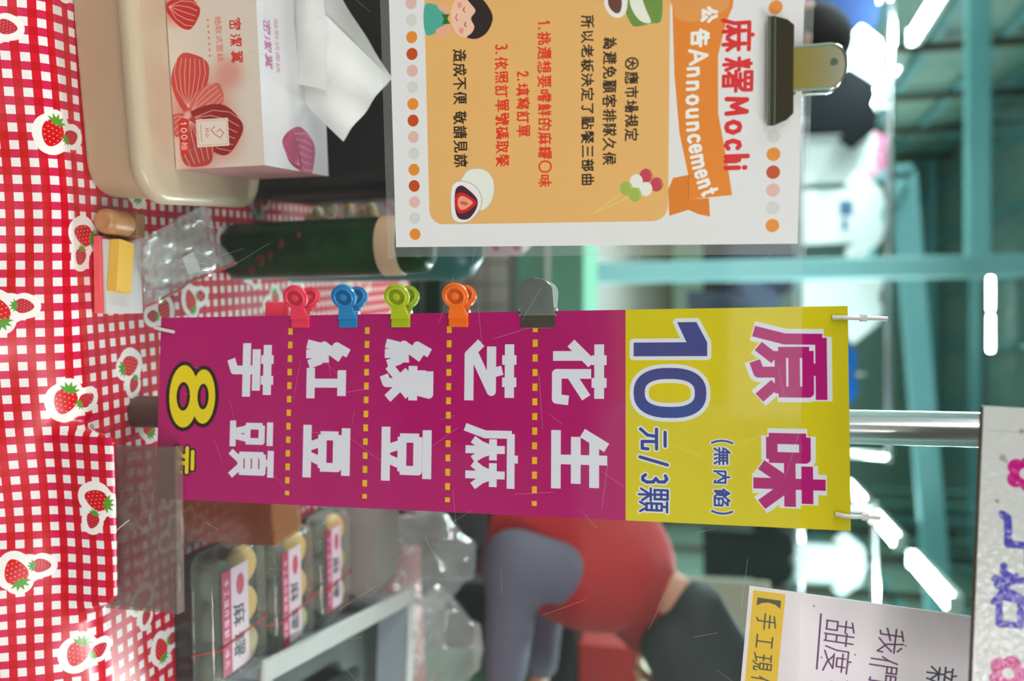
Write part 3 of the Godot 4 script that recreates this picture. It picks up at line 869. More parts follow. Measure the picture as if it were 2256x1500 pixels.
func clothes() -> void:
	var rail := MB.new()
	rail.tube([Vector3(-3.2, 2.50, -7.0), Vector3(0.9, 2.49, -7.0)], 0.03, 10)
	for x in [-3.1, 0.85]:
		rail.tube([Vector3(x, 0, -7.0), Vector3(x, 2.5, -7.0)], 0.025, 8)
	solo("clothes_rail", rail, M.steel, "long bright steel clothes rail high under the blue frame", "rail")
	rail = MB.new()
	rail.tube([Vector3(-3.3, 1.78, -6.1), Vector3(2.6, 1.78, -6.1)], 0.022, 10)
	for x in [-3.2, 0.1, 2.5]:
		rail.tube([Vector3(x, 0, -6.1), Vector3(x, 1.78, -6.1)], 0.02, 8)
	solo("clothes_rail", rail, M.steel, "lower steel clothes rail holding dark garments", "rail")
	rail = MB.new()
	rail.tube([Vector3(0.95, 2.162, -5.55), Vector3(2.4, 2.162, -5.55)], 0.018, 10)
	for x in [1.0, 2.35]:
		rail.tube([Vector3(x, 0, -5.55), Vector3(x, 2.162, -5.55)], 0.018, 8)
	solo("clothes_rail", rail, M.steel, "short steel clothes rail carrying a single pale shirt", "rail")
	var proto := thing("t_shirt", "white T-shirt with a blue print on the high rail", "shirt", at(0, 0, 0))
	var outline := PackedVector2Array(v2([-0.09, 0.62, -0.20, 0.60, -0.36, 0.42, -0.27, 0.33, -0.205, 0.40, -0.215, 0.0, 0.215, 0.0, 0.205, 0.40, 0.27, 0.33, 0.36, 0.42, 0.20, 0.60, 0.09, 0.62, 0.0, 0.585]))
	var b := MB.new()
	b.extrude(outline, -0.02, 0.02)
	part(proto, "cloth", b, mat(Color(0.86, 0.88, 0.88), 0.85))
	b = MB.new()
	b.tube([Vector3(-0.17, 0.55, 0), Vector3(0, 0.63, 0), Vector3(0.17, 0.55, 0)], 0.006, 6)
	b.tube([Vector3(0, 0.63, 0), Vector3(0, 0.68, 0), Vector3(0.02, 0.70, 0), Vector3(0.035, 0.685, 0)], 0.004, 6)
	part(proto, "hanger", b, M.steel)
	var pr := MB.new()
	pr.box(Vector3(-0.06, 0.34, 0.021), Vector3(0.12, 0.10, 0.003), 0.001)
	pr.box(Vector3(0.07, 0.33, 0.021), Vector3(0.10, 0.04, 0.003), 0.001)
	var print_node := part(proto, "print", pr, mat(Color(0.25, 0.38, 0.52), 0.8))
	var spots := [   # x, y of the hem, z, scale, tone, label
		[-0.93, 1.86, -6.98, 0.95, 0, ""],
		[-1.37, 1.88, -7.02, 0.85, 1, "white T-shirt without print beside the pink one"],
		[-1.42, 2.12, -7.10, 0.60, 2, "pink shirt hanging behind a white one"],
		[-0.33, 1.82, -6.98, 1.0, 1, "large plain white shirt hanging behind the square steel column"],
		[-2.08, 1.98, -6.99, 0.74, 3, "pale grey shirt hanging next to the black-haired customer"],
		[-1.72, 1.80, -6.90, 0.95, 4, "black shirt hanging between grey and pink shirts"],
		[-2.55, 1.80, -6.95, 1.0, 5, "navy shirt at the far end of the high rail"],
		[0.25, 1.70, -6.95, 0.9, 6, "bright blue shirt at the pole end of the high rail"],
		[0.55, 1.62, -6.98, 0.9, 7, "indigo shirt at the pole end of the high rail"],
		[1.33, 1.72, -5.55, 0.62, 3, "pale grey shirt hung alone beside the batten row"]]
	var dark := [4, 5, 8, 3, 5, 4, 9, 8, 5, 10, 4, 8, 3, 5, 4, 8, 9, 5]
	for i in dark.size():
		spots.append([-3.05 + i * 0.32, 1.06 + 0.05 * ((i * 7) % 3), -6.05, 0.95, dark[i], "low"])
	var tones := [["white", 0.86, 0.88, 0.88], ["white", 0.86, 0.88, 0.88], ["pink", 0.78, 0.45, 0.58], ["pale grey", 0.66, 0.69, 0.70], ["black", 0.03, 0.035, 0.045], ["navy", 0.06, 0.10, 0.19], ["bright blue", 0.10, 0.33, 0.62], ["indigo", 0.18, 0.20, 0.44], ["teal grey", 0.22, 0.31, 0.34], ["sand", 0.55, 0.47, 0.38], ["slate blue", 0.21, 0.27, 0.36]]
	var mats := []
	for t in tones:
		var sm := mat(Color(t[1], t[2], t[3]), 0.9)
		sm.metallic_specular = 0.15
		mats.append(sm)
	for i in spots.size():
		var s: Array = spots[i]
		var xf := Transform3D(Basis(Vector3.UP, 0.35 * sin(i * 2.3) + (0.9 if s[5] == "low" else 0.0)).scaled(Vector3.ONE * float(s[3])), Vector3(s[0], s[1], s[2]))
		if i == 0:
			proto.transform = xf
			continue
		var lab: String = s[5]
		var c := copy_of(proto, xf, lab if lab != "low" else "%s shirt in the dense row on the lower rail" % tones[s[4]][0], "shirts on the high rail" if lab != "low" else "%s shirts on the lower rail" % tones[s[4]][0])
		for ch in c.get_children():
			if String(ch.name).begins_with("print"):
				c.remove_child(ch)
				ch.free()
			elif String(ch.name).begins_with("cloth"):
				ch.material_override = mats[s[4]]
	proto.set_meta("group", "shirts on the high rail")

func counter_opposite() -> void:
	var o := thing("tiled_counter", "low counter faced with pale square tiles across the aisle", "counter", at(-0.35, 0, -3.2))
	var b := MB.new()
	b.box(Vector3(0, 0.29, 0), Vector3(0.78, 0.58, 0.38), 0.004)
	part(o, "body", b, mat(Color(0.42, 0.43, 0.41), 0.8))
	b = MB.new()
	b.box(Vector3.ZERO, Vector3(0.070, 0.070, 0.008), 0.0015)
	var tile_mesh := b.commit()
	var tones := [mat(Color(0.70, 0.69, 0.65), 0.35), mat(Color(0.66, 0.65, 0.61), 0.35), mat(Color(0.73, 0.71, 0.67), 0.35)]
	for r in 7:
		for c in 10:
			var t := MeshInstance3D.new()
			t.name = "tile"
			t.mesh = tile_mesh
			t.material_override = tones[(r * 5 + c * 3) % 3]
			t.position = Vector3(-0.342 + c * 0.076, 0.06 + r * 0.076, 0.193)
			o.add_child(t, true)
	o = thing("mint_cabinet", "mint green cabinet standing on the tiled counter", "cabinet", at(-0.33, 0.58, -3.2))
	b = MB.new()
	b.box(Vector3(0, 0.12, 0), Vector3(0.72, 0.24, 0.34), 0.006)
	part(o, "body", b, mat(Color(0.42, 0.66, 0.55), 0.5))
	b = MB.new()
	b.box(Vector3(0, 0.11, 0.175), Vector3(0.66, 0.014, 0.012), 0.002)
	part(o, "rail", b, M.white)
	o = thing("green_crate", "dark green slatted crate on the floor before the tiled counter", "crate", at(-0.18, 0, -2.75))
	for k in 4:
		b = MB.new()
		b.box(Vector3(0, 0.06 + k * 0.085, 0.15), Vector3(0.55, 0.065, 0.016), 0.003)
		b.box(Vector3(0, 0.06 + k * 0.085, -0.15), Vector3(0.55, 0.065, 0.016), 0.003)
		part(o, "slat", b, mat(Color(0.09, 0.22, 0.15), 0.6))
	for sx in [-0.27, 0.27]:
		b = MB.new()
		b.box(Vector3(sx, 0.17, 0), Vector3(0.016, 0.34, 0.30), 0.003)
		part(o, "end_panel", b, mat(Color(0.09, 0.22, 0.15), 0.6))
	# what the chrome clip mirrors: the stall behind the photographer
	o = thing("yellow_stall", "yellow draped stall on the other side of the aisle behind the photographer", "stall", at(-0.2, 0, 2.6))
	b = MB.new()
	b.grid(40, 6, func(u: float, w: float) -> Vector3: return Vector3(-1.3 + 2.6 * u, 2.0 * w + 0.05, 0.03 * sin(u * 60.0)), Vector3(0, 0, -1))
	part(o, "drape", b, mat(Color(0.70, 0.60, 0.08), 0.8))
	b = MB.new()
	b.box(Vector3(0, 0.4, -0.35), Vector3(2.6, 0.8, 0.6), 0.01)
	part(o, "counter", b, mat(Color(0.20, 0.16, 0.09), 0.7))
	b = MB.new()
	b.box(Vector3(0, 1.62, -0.08), Vector3(2.7, 0.62, 0.03), 0.004)
	part(o, "signboard", b, M.white)
	for sx in [-1.34, 1.34]:
		b = MB.new()
		b.box(Vector3(sx, 1.1, 0.0), Vector3(0.05, 2.2, 0.05), 0.004)
		part(o, "upright", b, M.painted_steel)

# ------------------------------------------------------------------ the stall: table, cloth, sheet
func strawberry(cv: Canvas, c: Vector2, size: float, leaf: Vector2, tone: Color, seeds: bool) -> void:
	var ax := leaf.normalized()
	var sd := Vector2(-ax.y, ax.x)
	var o := []
	for i in 28:
		var t := TAU * i / 28.0
		o.append(c + sd * (0.50 * sin(t) * (0.84 + 0.24 * cos(t))) * size + ax * (0.54 * cos(t)) * size)
	cv.poly(o, tone)
	if seeds:
		for i in 5:
			for j in 5:
				var q := Vector2((i - 2) * 0.17 + 0.08 * (j % 2), (j - 2) * 0.18)
				if absf(q.x) < 0.40 - 0.12 * absf(q.y - 0.2) and absf(q.y) < 0.42:
					cv.oval((c + sd * q.x * size + ax * q.y * size).x, (c + sd * q.x * size + ax * q.y * size).y, size * 0.022, size * 0.03, Color(0.95, 0.75, 0.72))
	var green := Color(0.33, 0.58, 0.16)
	for a in [-1.25, -0.7, -0.1, 0.5, 1.1]:
		var d := ax.rotated(a) * size
		var e := Vector2(-d.y, d.x) * 0.14
		var root := c + ax * 0.42 * size
		cv.poly([root - e * 0.6, root + d * 0.22 - e * 0.55, root + d * 0.44, root + d * 0.22 + e * 0.55, root + e * 0.6], green)

func gingham() -> ImageTexture:
	# sixteen checks across, in check units; y points down the print, so "away from the customer" is -y
	var cv := Canvas.new(16, 16, 64.0, Color(0.90, 0.89, 0.87), GLYPH)
	var im := Image.create(1024, 1024, false, Image.FORMAT_RGB8)
	im.fill(Color(0.90, 0.89, 0.87))
	for i in 16:
		im.fill_rect(Rect2i(i * 64, 0, 31, 1024), Color(0.80, 0.10, 0.30))
		im.fill_rect(Rect2i(0, i * 64, 1024, 31), Color(0.79, 0.035, 0.16))
	for i in 16:
		for j in 16:
			im.fill_rect(Rect2i(i * 64, j * 64, 31, 31), Color(0.73, 0.0, 0.07))
	cv.d = im.get_data()
	var red := Color(0.78, 0.02, 0.06)
	var deep := Color(0.70, 0.06, 0.14)
	var paper := Color(0.92, 0.91, 0.89)
	# big berry x, y, leaf direction, small berry offset, its leaf direction
	var motifs := [
		[0.4, 14.0, Vector2(1, -0.35), Vector2(-0.25, -1.45), Vector2(-0.1, 1)],
		[6.0, 10.6, Vector2(-0.9, -0.4), Vector2(0.05, -1.3), Vector2(0.25, 0.6)],
		[11.9, 8.8, Vector2(0.25, -0.8), Vector2(1.35, 0.35), Vector2(-0.8, -0.3)],
		[4.4, 5.2, Vector2(0.2, 1.0), Vector2(1.35, -0.2), Vector2(-0.7, -0.4)],
		[8.6, 3.6, Vector2(1, -0.3), Vector2(-0.2, -1.4), Vector2(0, 1)],
		[14.2, 5.6, Vector2(-0.6, -0.7), Vector2(0.9, -1.0), Vector2(-0.5, 0.8)],
		[1.0, 1.2, Vector2(-0.9, 0.3), Vector2(0.3, 1.35), Vector2(0.1, -1)],
		[13.0, 1.4, Vector2(0.4, -0.9), Vector2(1.2, 0.5), Vector2(-0.8, -0.3)]]
	for m in motifs:
		for ox in [-16.0, 0.0, 16.0]:
			for oy in [-16.0, 0.0, 16.0]:
				var c := Vector2(m[0] + ox, m[1] + oy)
				if c.x < -4 or c.x > 20 or c.y < -4 or c.y > 20:
					continue
				var s: Vector2 = c + m[3]
				for q in [[c, 1.18], [c + m[2].normalized() * 0.62, 0.85], [s, 0.78], [(c + s) * 0.5, 0.9], [s - m[4].normalized() * 0.2, 0.72], [c - m[2].normalized() * 0.35, 0.95]]:
					cv.oval(q[0].x, q[0].y, q[1], q[1] * 0.97, paper)
				strawberry(cv, c, 1.5, m[2], red, true)
				strawberry(cv, s, 0.98, m[4], deep, true)
	return cv.texture()

func cloth_point(s: float, w: float) -> Vector3:       # w: the way along the cloth from the acrylic sheet to the customer
	var y := TABLE
	var d := 0.0
	if w < 0.0:
		d = w
	else:
		var n := 24
		for i in n:
			var q := w * (i + 0.5) / n
			var a := deg_to_rad(62.0) * smoothstep(-0.004, 0.030, q) + deg_to_rad(24.0) * smoothstep(0.08, 0.2, q)
			d += cos(a) * w / n
			y -= sin(a) * w / n
	# the cloth is pushed up into a lump before the sheet
	var lump := smoothstep(0.356, 0.366, s) * (1.0 - smoothstep(0.508, 0.526, s)) * lerpf(0.046, 0.032, clampf((s - 0.36) / 0.16, 0.0, 1.0))
	if w >= -0.002:
		var g := exp(-pow((w - 0.017) / 0.011, 2.0))
		y += lump * g
		d += lump * 0.12 * g
		d += 0.003 * sin(s * 23.0 + 1.0) * smoothstep(0.01, 0.05, w) + 0.0022 * sin(s * 61.0 - w * 40.0) * smoothstep(0.02, 0.08, w)
	else:
		y += 0.0012 * (sin(s * 37.0 + w * 21.0) * sin(w * 33.0)) * smoothstep(0.0, 0.08, -w)
	return acr(s, y, d)

func table_and_cloth() -> void:
	var o := thing("stall_table", "wooden trestle table under the strawberry oilcloth", "table", acr_xf(0.3, 0, -0.42))
	var b := MB.new()
	b.box(Vector3(0, 0.733, 0), Vector3(1.9, 0.026, 0.80), 0.004)
	part(o, "table_top", b, M.wood)
	for sx in [-0.85, 0.85]:
		for sz in [-0.34, 0.30]:
			b = MB.new()
			b.box(Vector3(sx, 0.36, sz), Vector3(0.05, 0.72, 0.05), 0.004)
			part(o, "leg", b, M.wood)
	var m := printed(gingham(), 0.3)
	m.clearcoat_enabled = true
	m.clearcoat = 0.5
	m.clearcoat_roughness = 0.18
	b = MB.new()
	var widths := []
	for i in 30:
		widths.append(lerpf(-0.82, -0.004, i / 30.0))
	for i in 40:
		widths.append(lerpf(-0.004, 0.09, i / 40.0))
	for i in 13:
		widths.append(lerpf(0.09, 0.55, i / 12.0))
	var per := CHECK * 16.0
	var arc := []                       # how far along the cloth each point lies, so that the print follows the folds
	for i in 261:
		var row := PackedFloat32Array()
		row.resize(widths.size())
		var s := lerpf(-0.60, 1.22, i / 260.0)
		var run: float = widths[widths.size() - 1]
		var last := cloth_point(s, run)
		for k in range(widths.size() - 1, -1, -1):
			var p := cloth_point(s, widths[k])
			run -= p.distance_to(last)
			row[k] = run if widths[k] > -0.004 else widths[k]
			last = p
		arc.append(row)
	b.grid(260, widths.size() - 1,
		func(u: float, t: float) -> Vector3: return cloth_point(lerpf(-0.60, 1.22, u), widths[int(round(t * (widths.size() - 1)))]),
		Vector3(0, 1, 0.3),
		func(u: float, t: float, p: Vector3) -> Vector2:
			var s := lerpf(-0.60, 1.22, u)
			var w: float = arc[int(round(u * 260.0))][int(round(t * (widths.size() - 1)))]
			# the print is turned a little against the sheet
			var tx := s * 0.9994 + w * 0.035 + 0.005
			var ty := w * 0.9994 - s * 0.035
			return Vector2(tx / per - 0.135, ty / per + 0.635))
	solo("tablecloth", b, m, "red and white gingham oilcloth with printed strawberries over the table", "tablecloth")

func acrylic_sheet() -> void:
	var b := MB.new()
	b.box(Vector3(0.36, 0.2975, 0), Vector3(1.10, 0.595, 0.003), 0.0004)
	var o := thing("acrylic_screen", "tall clear scratched acrylic screen standing along the table edge", "screen", acr_xf(0, TABLE, 0))
	part(o, "sheet", b, M.acrylic)
	var rng := RandomNumberGenerator.new()
	rng.seed = 11
	b = MB.new()
	for i in 170:      # fine scratches in the face
		var p := Vector3(rng.randf_range(-0.15, 0.85), rng.randf_range(0.10, 0.59), 0.0016)
		var a := rng.randf_range(-0.6, 2.2)
		var l := rng.randf_range(0.004, 0.022)
		var e := Vector3(cos(a), sin(a), 0) * l
		var t := Vector3(-sin(a), cos(a), 0) * 0.00009
		b.quad(p - e - t, p + e - t, p + e + t, p - e + t, Vector3(0, 0, 1))
	var sc := part(o, "scratches", b, clear(Color(0.95, 0.97, 0.97), 0.30, 0.2))
	sc.set_meta("kind", "stuff")
	# the steel post behind the sign
	o = thing("steel_post", "polished round steel post standing on the table behind the hanging sign", "post", at(0.0672, TABLE, -0.727))
	b = MB.new()
	b.lathe([[0.0134, 0.0], [0.0134, 1.44]], 32)
	part(o, "pipe", b, M.steel)
	b = MB.new()
	b.lathe([[0.0143, 0.0005], [0.0150, 0.002], [0.0150, 0.070], [0.0137, 0.071]], 32)
	part(o, "foot_sleeve", b, mat(Color(0.34, 0.25, 0.22), 0.4, 0.3))
	canopy()

func canopy() -> void:
	# the roof of the stall, above the frame: it keeps the overhead light off the goods
	var o := thing("stall_canopy", "flat blue-grey canopy on four posts over the stall table", "canopy", at(0.05, 0, -1.375))
	var b := MB.new()
	b.box(Vector3(0, 2.21, 0), Vector3(2.9, 0.03, 1.95), 0.005)
	part(o, "roof_sheet", b, mat(Color(0.34, 0.40, 0.46), 0.7))
	for sx in [-1.42, 1.42]:
		for sz in [-0.95, 0.95]:
			b = MB.new()
			b.box(Vector3(sx, 1.0975, sz), Vector3(0.035, 2.195, 0.035), 0.003)
			part(o, "corner_post", b, M.steel)

# ------------------------------------------------------------------ the printed signs
func sign_print() -> ImageTexture:
	var cv := Canvas.new(166.4, 581.9, 3.5, Color(0.69, 0.035, 0.40), GLYPH)
	var yellow := Color(0.84, 0.78, 0.06)
	var white := Color(0.88, 0.89, 0.92)
	var blue := Color(0.19, 0.23, 0.55)
	var magenta := Color(0.70, 0.035, 0.44)
	cv.rect(0, 0, 166.4, 165.0, yellow)
	for g in [["原", 13.0, 12.0, 74.5, 72.5], ["味", 92.0, 12.5, 154.0, 72.5]]:
		cv.glyph(g[0], g[1] - 3.6, g[2] - 3.6, g[3] + 3.6, g[4] + 3.6, 15.4, white, true)
		cv.glyph(g[0], g[1], g[2], g[3], g[4], 8.2, magenta, true)
	# 10
	var one := v2([10.5, 110.5, 26.0, 102.5, 36.7, 102.5, 36.7, 158.8, 26.0, 158.8, 26.0, 118.0, 10.5, 125.0])
	for w in [[6.4, white], [0.01, blue]]:
		cv.path(one + [one[0]], w[0], w[1])
		cv.poly(one, w[1])
	for w in [[14.8, white], [8.6, blue]]:
		var o := []
		for i in 41:
			var t := TAU * i / 40.0
			o.append(Vector2(65.4 + 15.2 * sign(cos(t)) * pow(absf(cos(t)), 0.8), 131.0 + 23.5 * sign(sin(t)) * pow(absf(sin(t)), 0.8)))
		cv.path(o, w[0], w[1])
	for p in [[1, 4.9, white], [0, 2.5, blue]]:
		var e: float = 1.2 * p[0]
		for g in [["元", 91.9, 131.1, 111.2, 155.6], ["/", 113.7, 131.2, 123.7, 155.6], ["3", 127.4, 131.2, 138.0, 153.8]]:
			cv.glyph(g[0], g[1] - e, g[2] - e, g[3] + e, g[4] + e, p[1], p[2])
		cv.glyph("顆", 139.4 - e, 130.2 - e, 160.0 + e, 155.9 + e, p[1] * 0.72 + 0.3 * e, p[2])
		for g in [["(", 100.4, 83.3, 104.8, 100.0], ["無", 106.2, 85.0, 120.9, 98.7], ["內", 123.3, 85.2, 135.9, 98.7], ["餡", 138.0, 85.3, 153.0, 98.8], [")", 154.6, 83.7, 159.0, 100.2]]:
			cv.glyph(g[0], g[1] - e * 0.8, g[2] - e * 0.8, g[3] + e * 0.8, g[4] + e * 0.8, p[1] * 0.66 - 0.15, p[2])
	# the flavours
	for g in [["花", 20.8, 175.5, 76.8, 226.5], ["生", 91.6, 175.5, 147.5, 226.5], ["芝", 20.4, 248.6, 76.8, 299.6], ["綠", 19.0, 322.0, 76.8, 372.3], ["豆", 90.5, 321.2, 147.4, 371.2], ["紅", 19.1, 394.6, 76.6, 444.2], ["豆", 90.2, 393.4, 147.0, 442.6], ["芋", 19.5, 465.0, 76.2, 515.3]]:
		cv.glyph(g[0], g[1], g[2], g[3], g[4], 7.9, white, true)
	cv.glyph("麻", 90.7, 248.4, 148.8, 299.0, 6.6, white, true)
	cv.glyph("頭", 89.6, 463.4, 146.8, 513.4, 6.0, white, true)
	for y in [237.8, 310.4, 383.0, 454.0]:
		for i in 13:
			var x := 10.0 + i * 11.9
			cv.seg(Vector2(x + 1.6, y), Vector2(x + (6.4 if i < 12 else 4.6), y), 4.2, Color(0.90, 0.72, 0.12), true, true)
	# 8 元
	var dark := Color(0.16, 0.07, 0.08)
	for w in [[3.4, dark], [0.0, Color(0.90, 0.83, 0.05)]]:
		for e in [[57.0, 537.0, 15.8, 12.2], [57.0, 556.5, 19.6, 15.0]]:
			cv.oval(72.0, e[1], e[2] + 9.5 + w[0] - 0.6, e[3] + w[0] - 0.4, w[1])
	for e in [[537.2, 10.6, 4.0], [557.0, 12.0, 5.2]]:
		cv.oval(72.0, e[0], e[1] + 1.0, e[2] + 1.5, dark)
		cv.oval(72.0, e[0], e[1] - 2.0, e[2] - 1.5, Color(0.69, 0.035, 0.40))
	cv.glyph("元", 114.6, 540.6, 145.2, 566.0, 6.6, dark)
	cv.glyph("元", 116.2, 542.2, 143.8, 564.6, 3.8, Color(0.90, 0.83, 0.05))
	return cv.texture()

func hanging_sign() -> void:
	# corners of the sign as it hangs, a little skewed and twisted
	var c := [Vector3(-0.0256, 1.3798, -0.692), Vector3(0.1408, 1.3820, -0.692), Vector3(0.1414, 0.7963, -0.692), Vector3(-0.0203, 0.8018, -0.692)]
	var o := thing("menu_sign", "magenta and yellow plastic menu sign with white and blue characters", "sign", at(0.0576, 0.80, -0.692))
	var off := Vector3(0.0576, 0.80, -0.692)
	var face := func(u: float, w: float) -> Vector3:
		return (c[0] as Vector3).lerp(c[1], u).lerp((c[3] as Vector3).lerp(c[2], u), w) - off + Vector3(0, 0, 0.0010)
	var b := MB.new()
	b.grid(6, 20, face, Vector3(0, 0, 1))
	var sm := printed(sign_print(), 0.42)
	sm.metallic_specular = 0.3
	part(o, "printed_face", b, sm)
	b = MB.new()
	b.grid(6, 20, func(u: float, w: float) -> Vector3: return face.call(u, w) - Vector3(0, 0, 0.0022), Vector3(0, 0, -1))
	for k in 4:
		var p: Vector3 = c[k] - off
		var q: Vector3 = c[(k + 1) % 4] - off
		var nn := Vector3(0, 0, 1).cross(q - p).normalized() * -1.0
		var z0 := Vector3(0, 0, 0.0009)
		var z1 := Vector3(0, 0, -0.0012)
		b.quad(p + z0, q + z0, q + z1, p + z1, -nn if nn.dot((p + q) * 0.5 - Vector3(0, 0.29, 0)) < 0 else nn)
	part(o, "plastic_board", b, M.white)
	# nylon ties through its corners
	var ties := [
		["nylon_tie", "white nylon tie through the sign's corner beside the large first character", [[-0.017, 1.3690, -0.6902], [-0.017, 1.3755, -0.6885], [-0.0165, 1.3835, -0.6900], [-0.0165, 1.3920, -0.6935], [-0.0160, 1.4080, -0.6960]], 0.0016],
		["nylon_tie", "white nylon tie through the sign's corner above the vendor", [[0.1285, 1.3712, -0.6902], [0.1292, 1.3765, -0.6880], [0.1302, 1.3840, -0.6900], [0.1305, 1.3930, -0.6940], [0.1313, 1.4030, -0.6965]], 0.0016],
		["nylon_tie", "short white nylon tie at the sign's foot beside the figure eight", [[-0.0075, 0.8160, -0.6895], [-0.0095, 0.8060, -0.6880], [-0.0115, 0.7960, -0.6900]], 0.0015]]
	for t in ties:
		var base := Vector3(t[2][0][0], t[2][0][1], t[2][0][2])
		var n := thing(t[0], t[1], "cable tie", Transform3D(Basis(), base), "ties on the menu sign")
		var path := []
		for q in t[2]:
			path.append(Vector3(q[0], q[1], q[2]) - base)
		b = MB.new()
		b.tube(path, t[3], 8)
		part(n, "strap", b, M.nylon)
		if path.size() > 3:
			b = MB.new()
			b.box(path[3] - Vector3(0, 0.001, 0), Vector3(0.0052, 0.0055, 0.0045), 0.0008)
			part(n, "lock", b, M.nylon)
	# the clips on its edge
	var colors := [["pink", Color(0.93, 0.20, 0.33), 0.9381], ["blue", Color(0.05, 0.50, 0.75), 0.9822], ["lime green", Color(0.68, 0.76, 0.05), 1.0292], ["orange", Color(0.98, 0.45, 0.05), 1.0794]]
	for k in colors:
		var cm := mat(k[1], 0.3)
		cm.subsurf_scatter_enabled = true
		cm.subsurf_scatter_strength = 0.05
		var n := thing("plastic_clip", "%s plastic clip gripping the long edge of the menu sign" % k[0], "clip", at(-0.0235, k[2], -0.693), "clips on the menu sign")
		for side in [1.0, -1.0]:
			b = MB.new()
			var turn := Basis(Vector3.UP, 0.42 * side)
			b.xf = Transform3D(turn, Vector3(0.004, 0, 0.0045 * side))
			var leaf := PackedVector2Array()
			for i in 25:
				var t := 0.55 + (TAU - 1.1) * i / 24.0
				leaf.append(Vector2(-0.0185 + cos(t) * 0.0108, sin(t) * 0.0108))
			leaf.append(Vector2(0.001, -0.0082))
			leaf.append(Vector2(0.001, 0.0082))
			b.extrude(leaf, -0.0014, 0.0014)
			for zz in [0.0014, -0.0014]:
				b.xf = Transform3D(turn, Vector3(0.004, 0, 0.0045 * side)) * Transform3D(Basis(Vector3.RIGHT, PI / 2 if zz > 0 else -PI / 2), Vector3(-0.0185, 0, zz))
				b.lathe([[0.0092, 0.0], [0.0088, 0.0012], [0.0072, 0.0012], [0.0068, 0.0], [0.0032, 0.0], [0.0028, 0.0008], [0.001, 0.0008]], 24)
			part(n, "lever", b, cm)
		b = MB.new()
		b.box(Vector3(0.0065, 0, 0.003), Vector3(0.012, 0.0165, 0.0022), 0.0006)
		b.box(Vector3(0.0065, 0, -0.0035), Vector3(0.012, 0.0165, 0.0022), 0.0006)
		part(n, "jaw", b, cm)
		b = MB.new()
		b.tube([Vector3(0.001, -0.0088, 0), Vector3(0.001, 0.0088, 0)], 0.0028, 10)
		part(n, "spring", b, M.steel)
	var bc := thing("bulldog_clip", "small chrome bulldog clip gripping the long edge of the menu sign", "clip", at(-0.0245, 1.1455, -0.693), "clips on the menu sign")
	for side in [1.0, -1.0]:
		b = MB.new()
		b.xf = Transform3D(Basis(Vector3.UP, 0.42 * side), Vector3(0.0, 0, 0.005 * side))
		var leaf := PackedVector2Array()
		for i in 13:
			var t := PI / 2 + PI * i / 12.0
			leaf.append(Vector2(-0.016 + cos(t) * 0.011, sin(t) * 0.0140))
		leaf.append(Vector2(0.004, -0.0140))
		leaf.append(Vector2(0.004, 0.0140))
		b.extrude(leaf, -0.0004, 0.0004)
		part(bc, "lever", b, M.chrome)
	b = MB.new()
	b.tube([Vector3(0.002, -0.0155, 0), Vector3(0.002, 0.0155, 0)], 0.0038, 12)
	b.box(Vector3(0.0085, 0, 0.0026), Vector3(0.012, 0.028, 0.0008), 0.0002)
	b.box(Vector3(0.0085, 0, -0.003), Vector3(0.012, 0.028, 0.0008), 0.0002)
	part(bc, "jaw", b, M.chrome)
	# the lug of another pink clip, lower on the same edge
	b = MB.new()
	b.box(Vector3(-0.004, 0, 0), Vector3(0.014, 0.022, 0.004), 0.0012)
	b.box(Vector3(0.006, 0, 0.004), Vector3(0.010, 0.020, 0.002), 0.0006)
	solo("clip_lug", b, mat(Color(0.93, 0.20, 0.33), 0.35), "flat pink lug on the menu sign's edge below the pink clip", "clip", at(-0.0225, 0.912, -0.698))

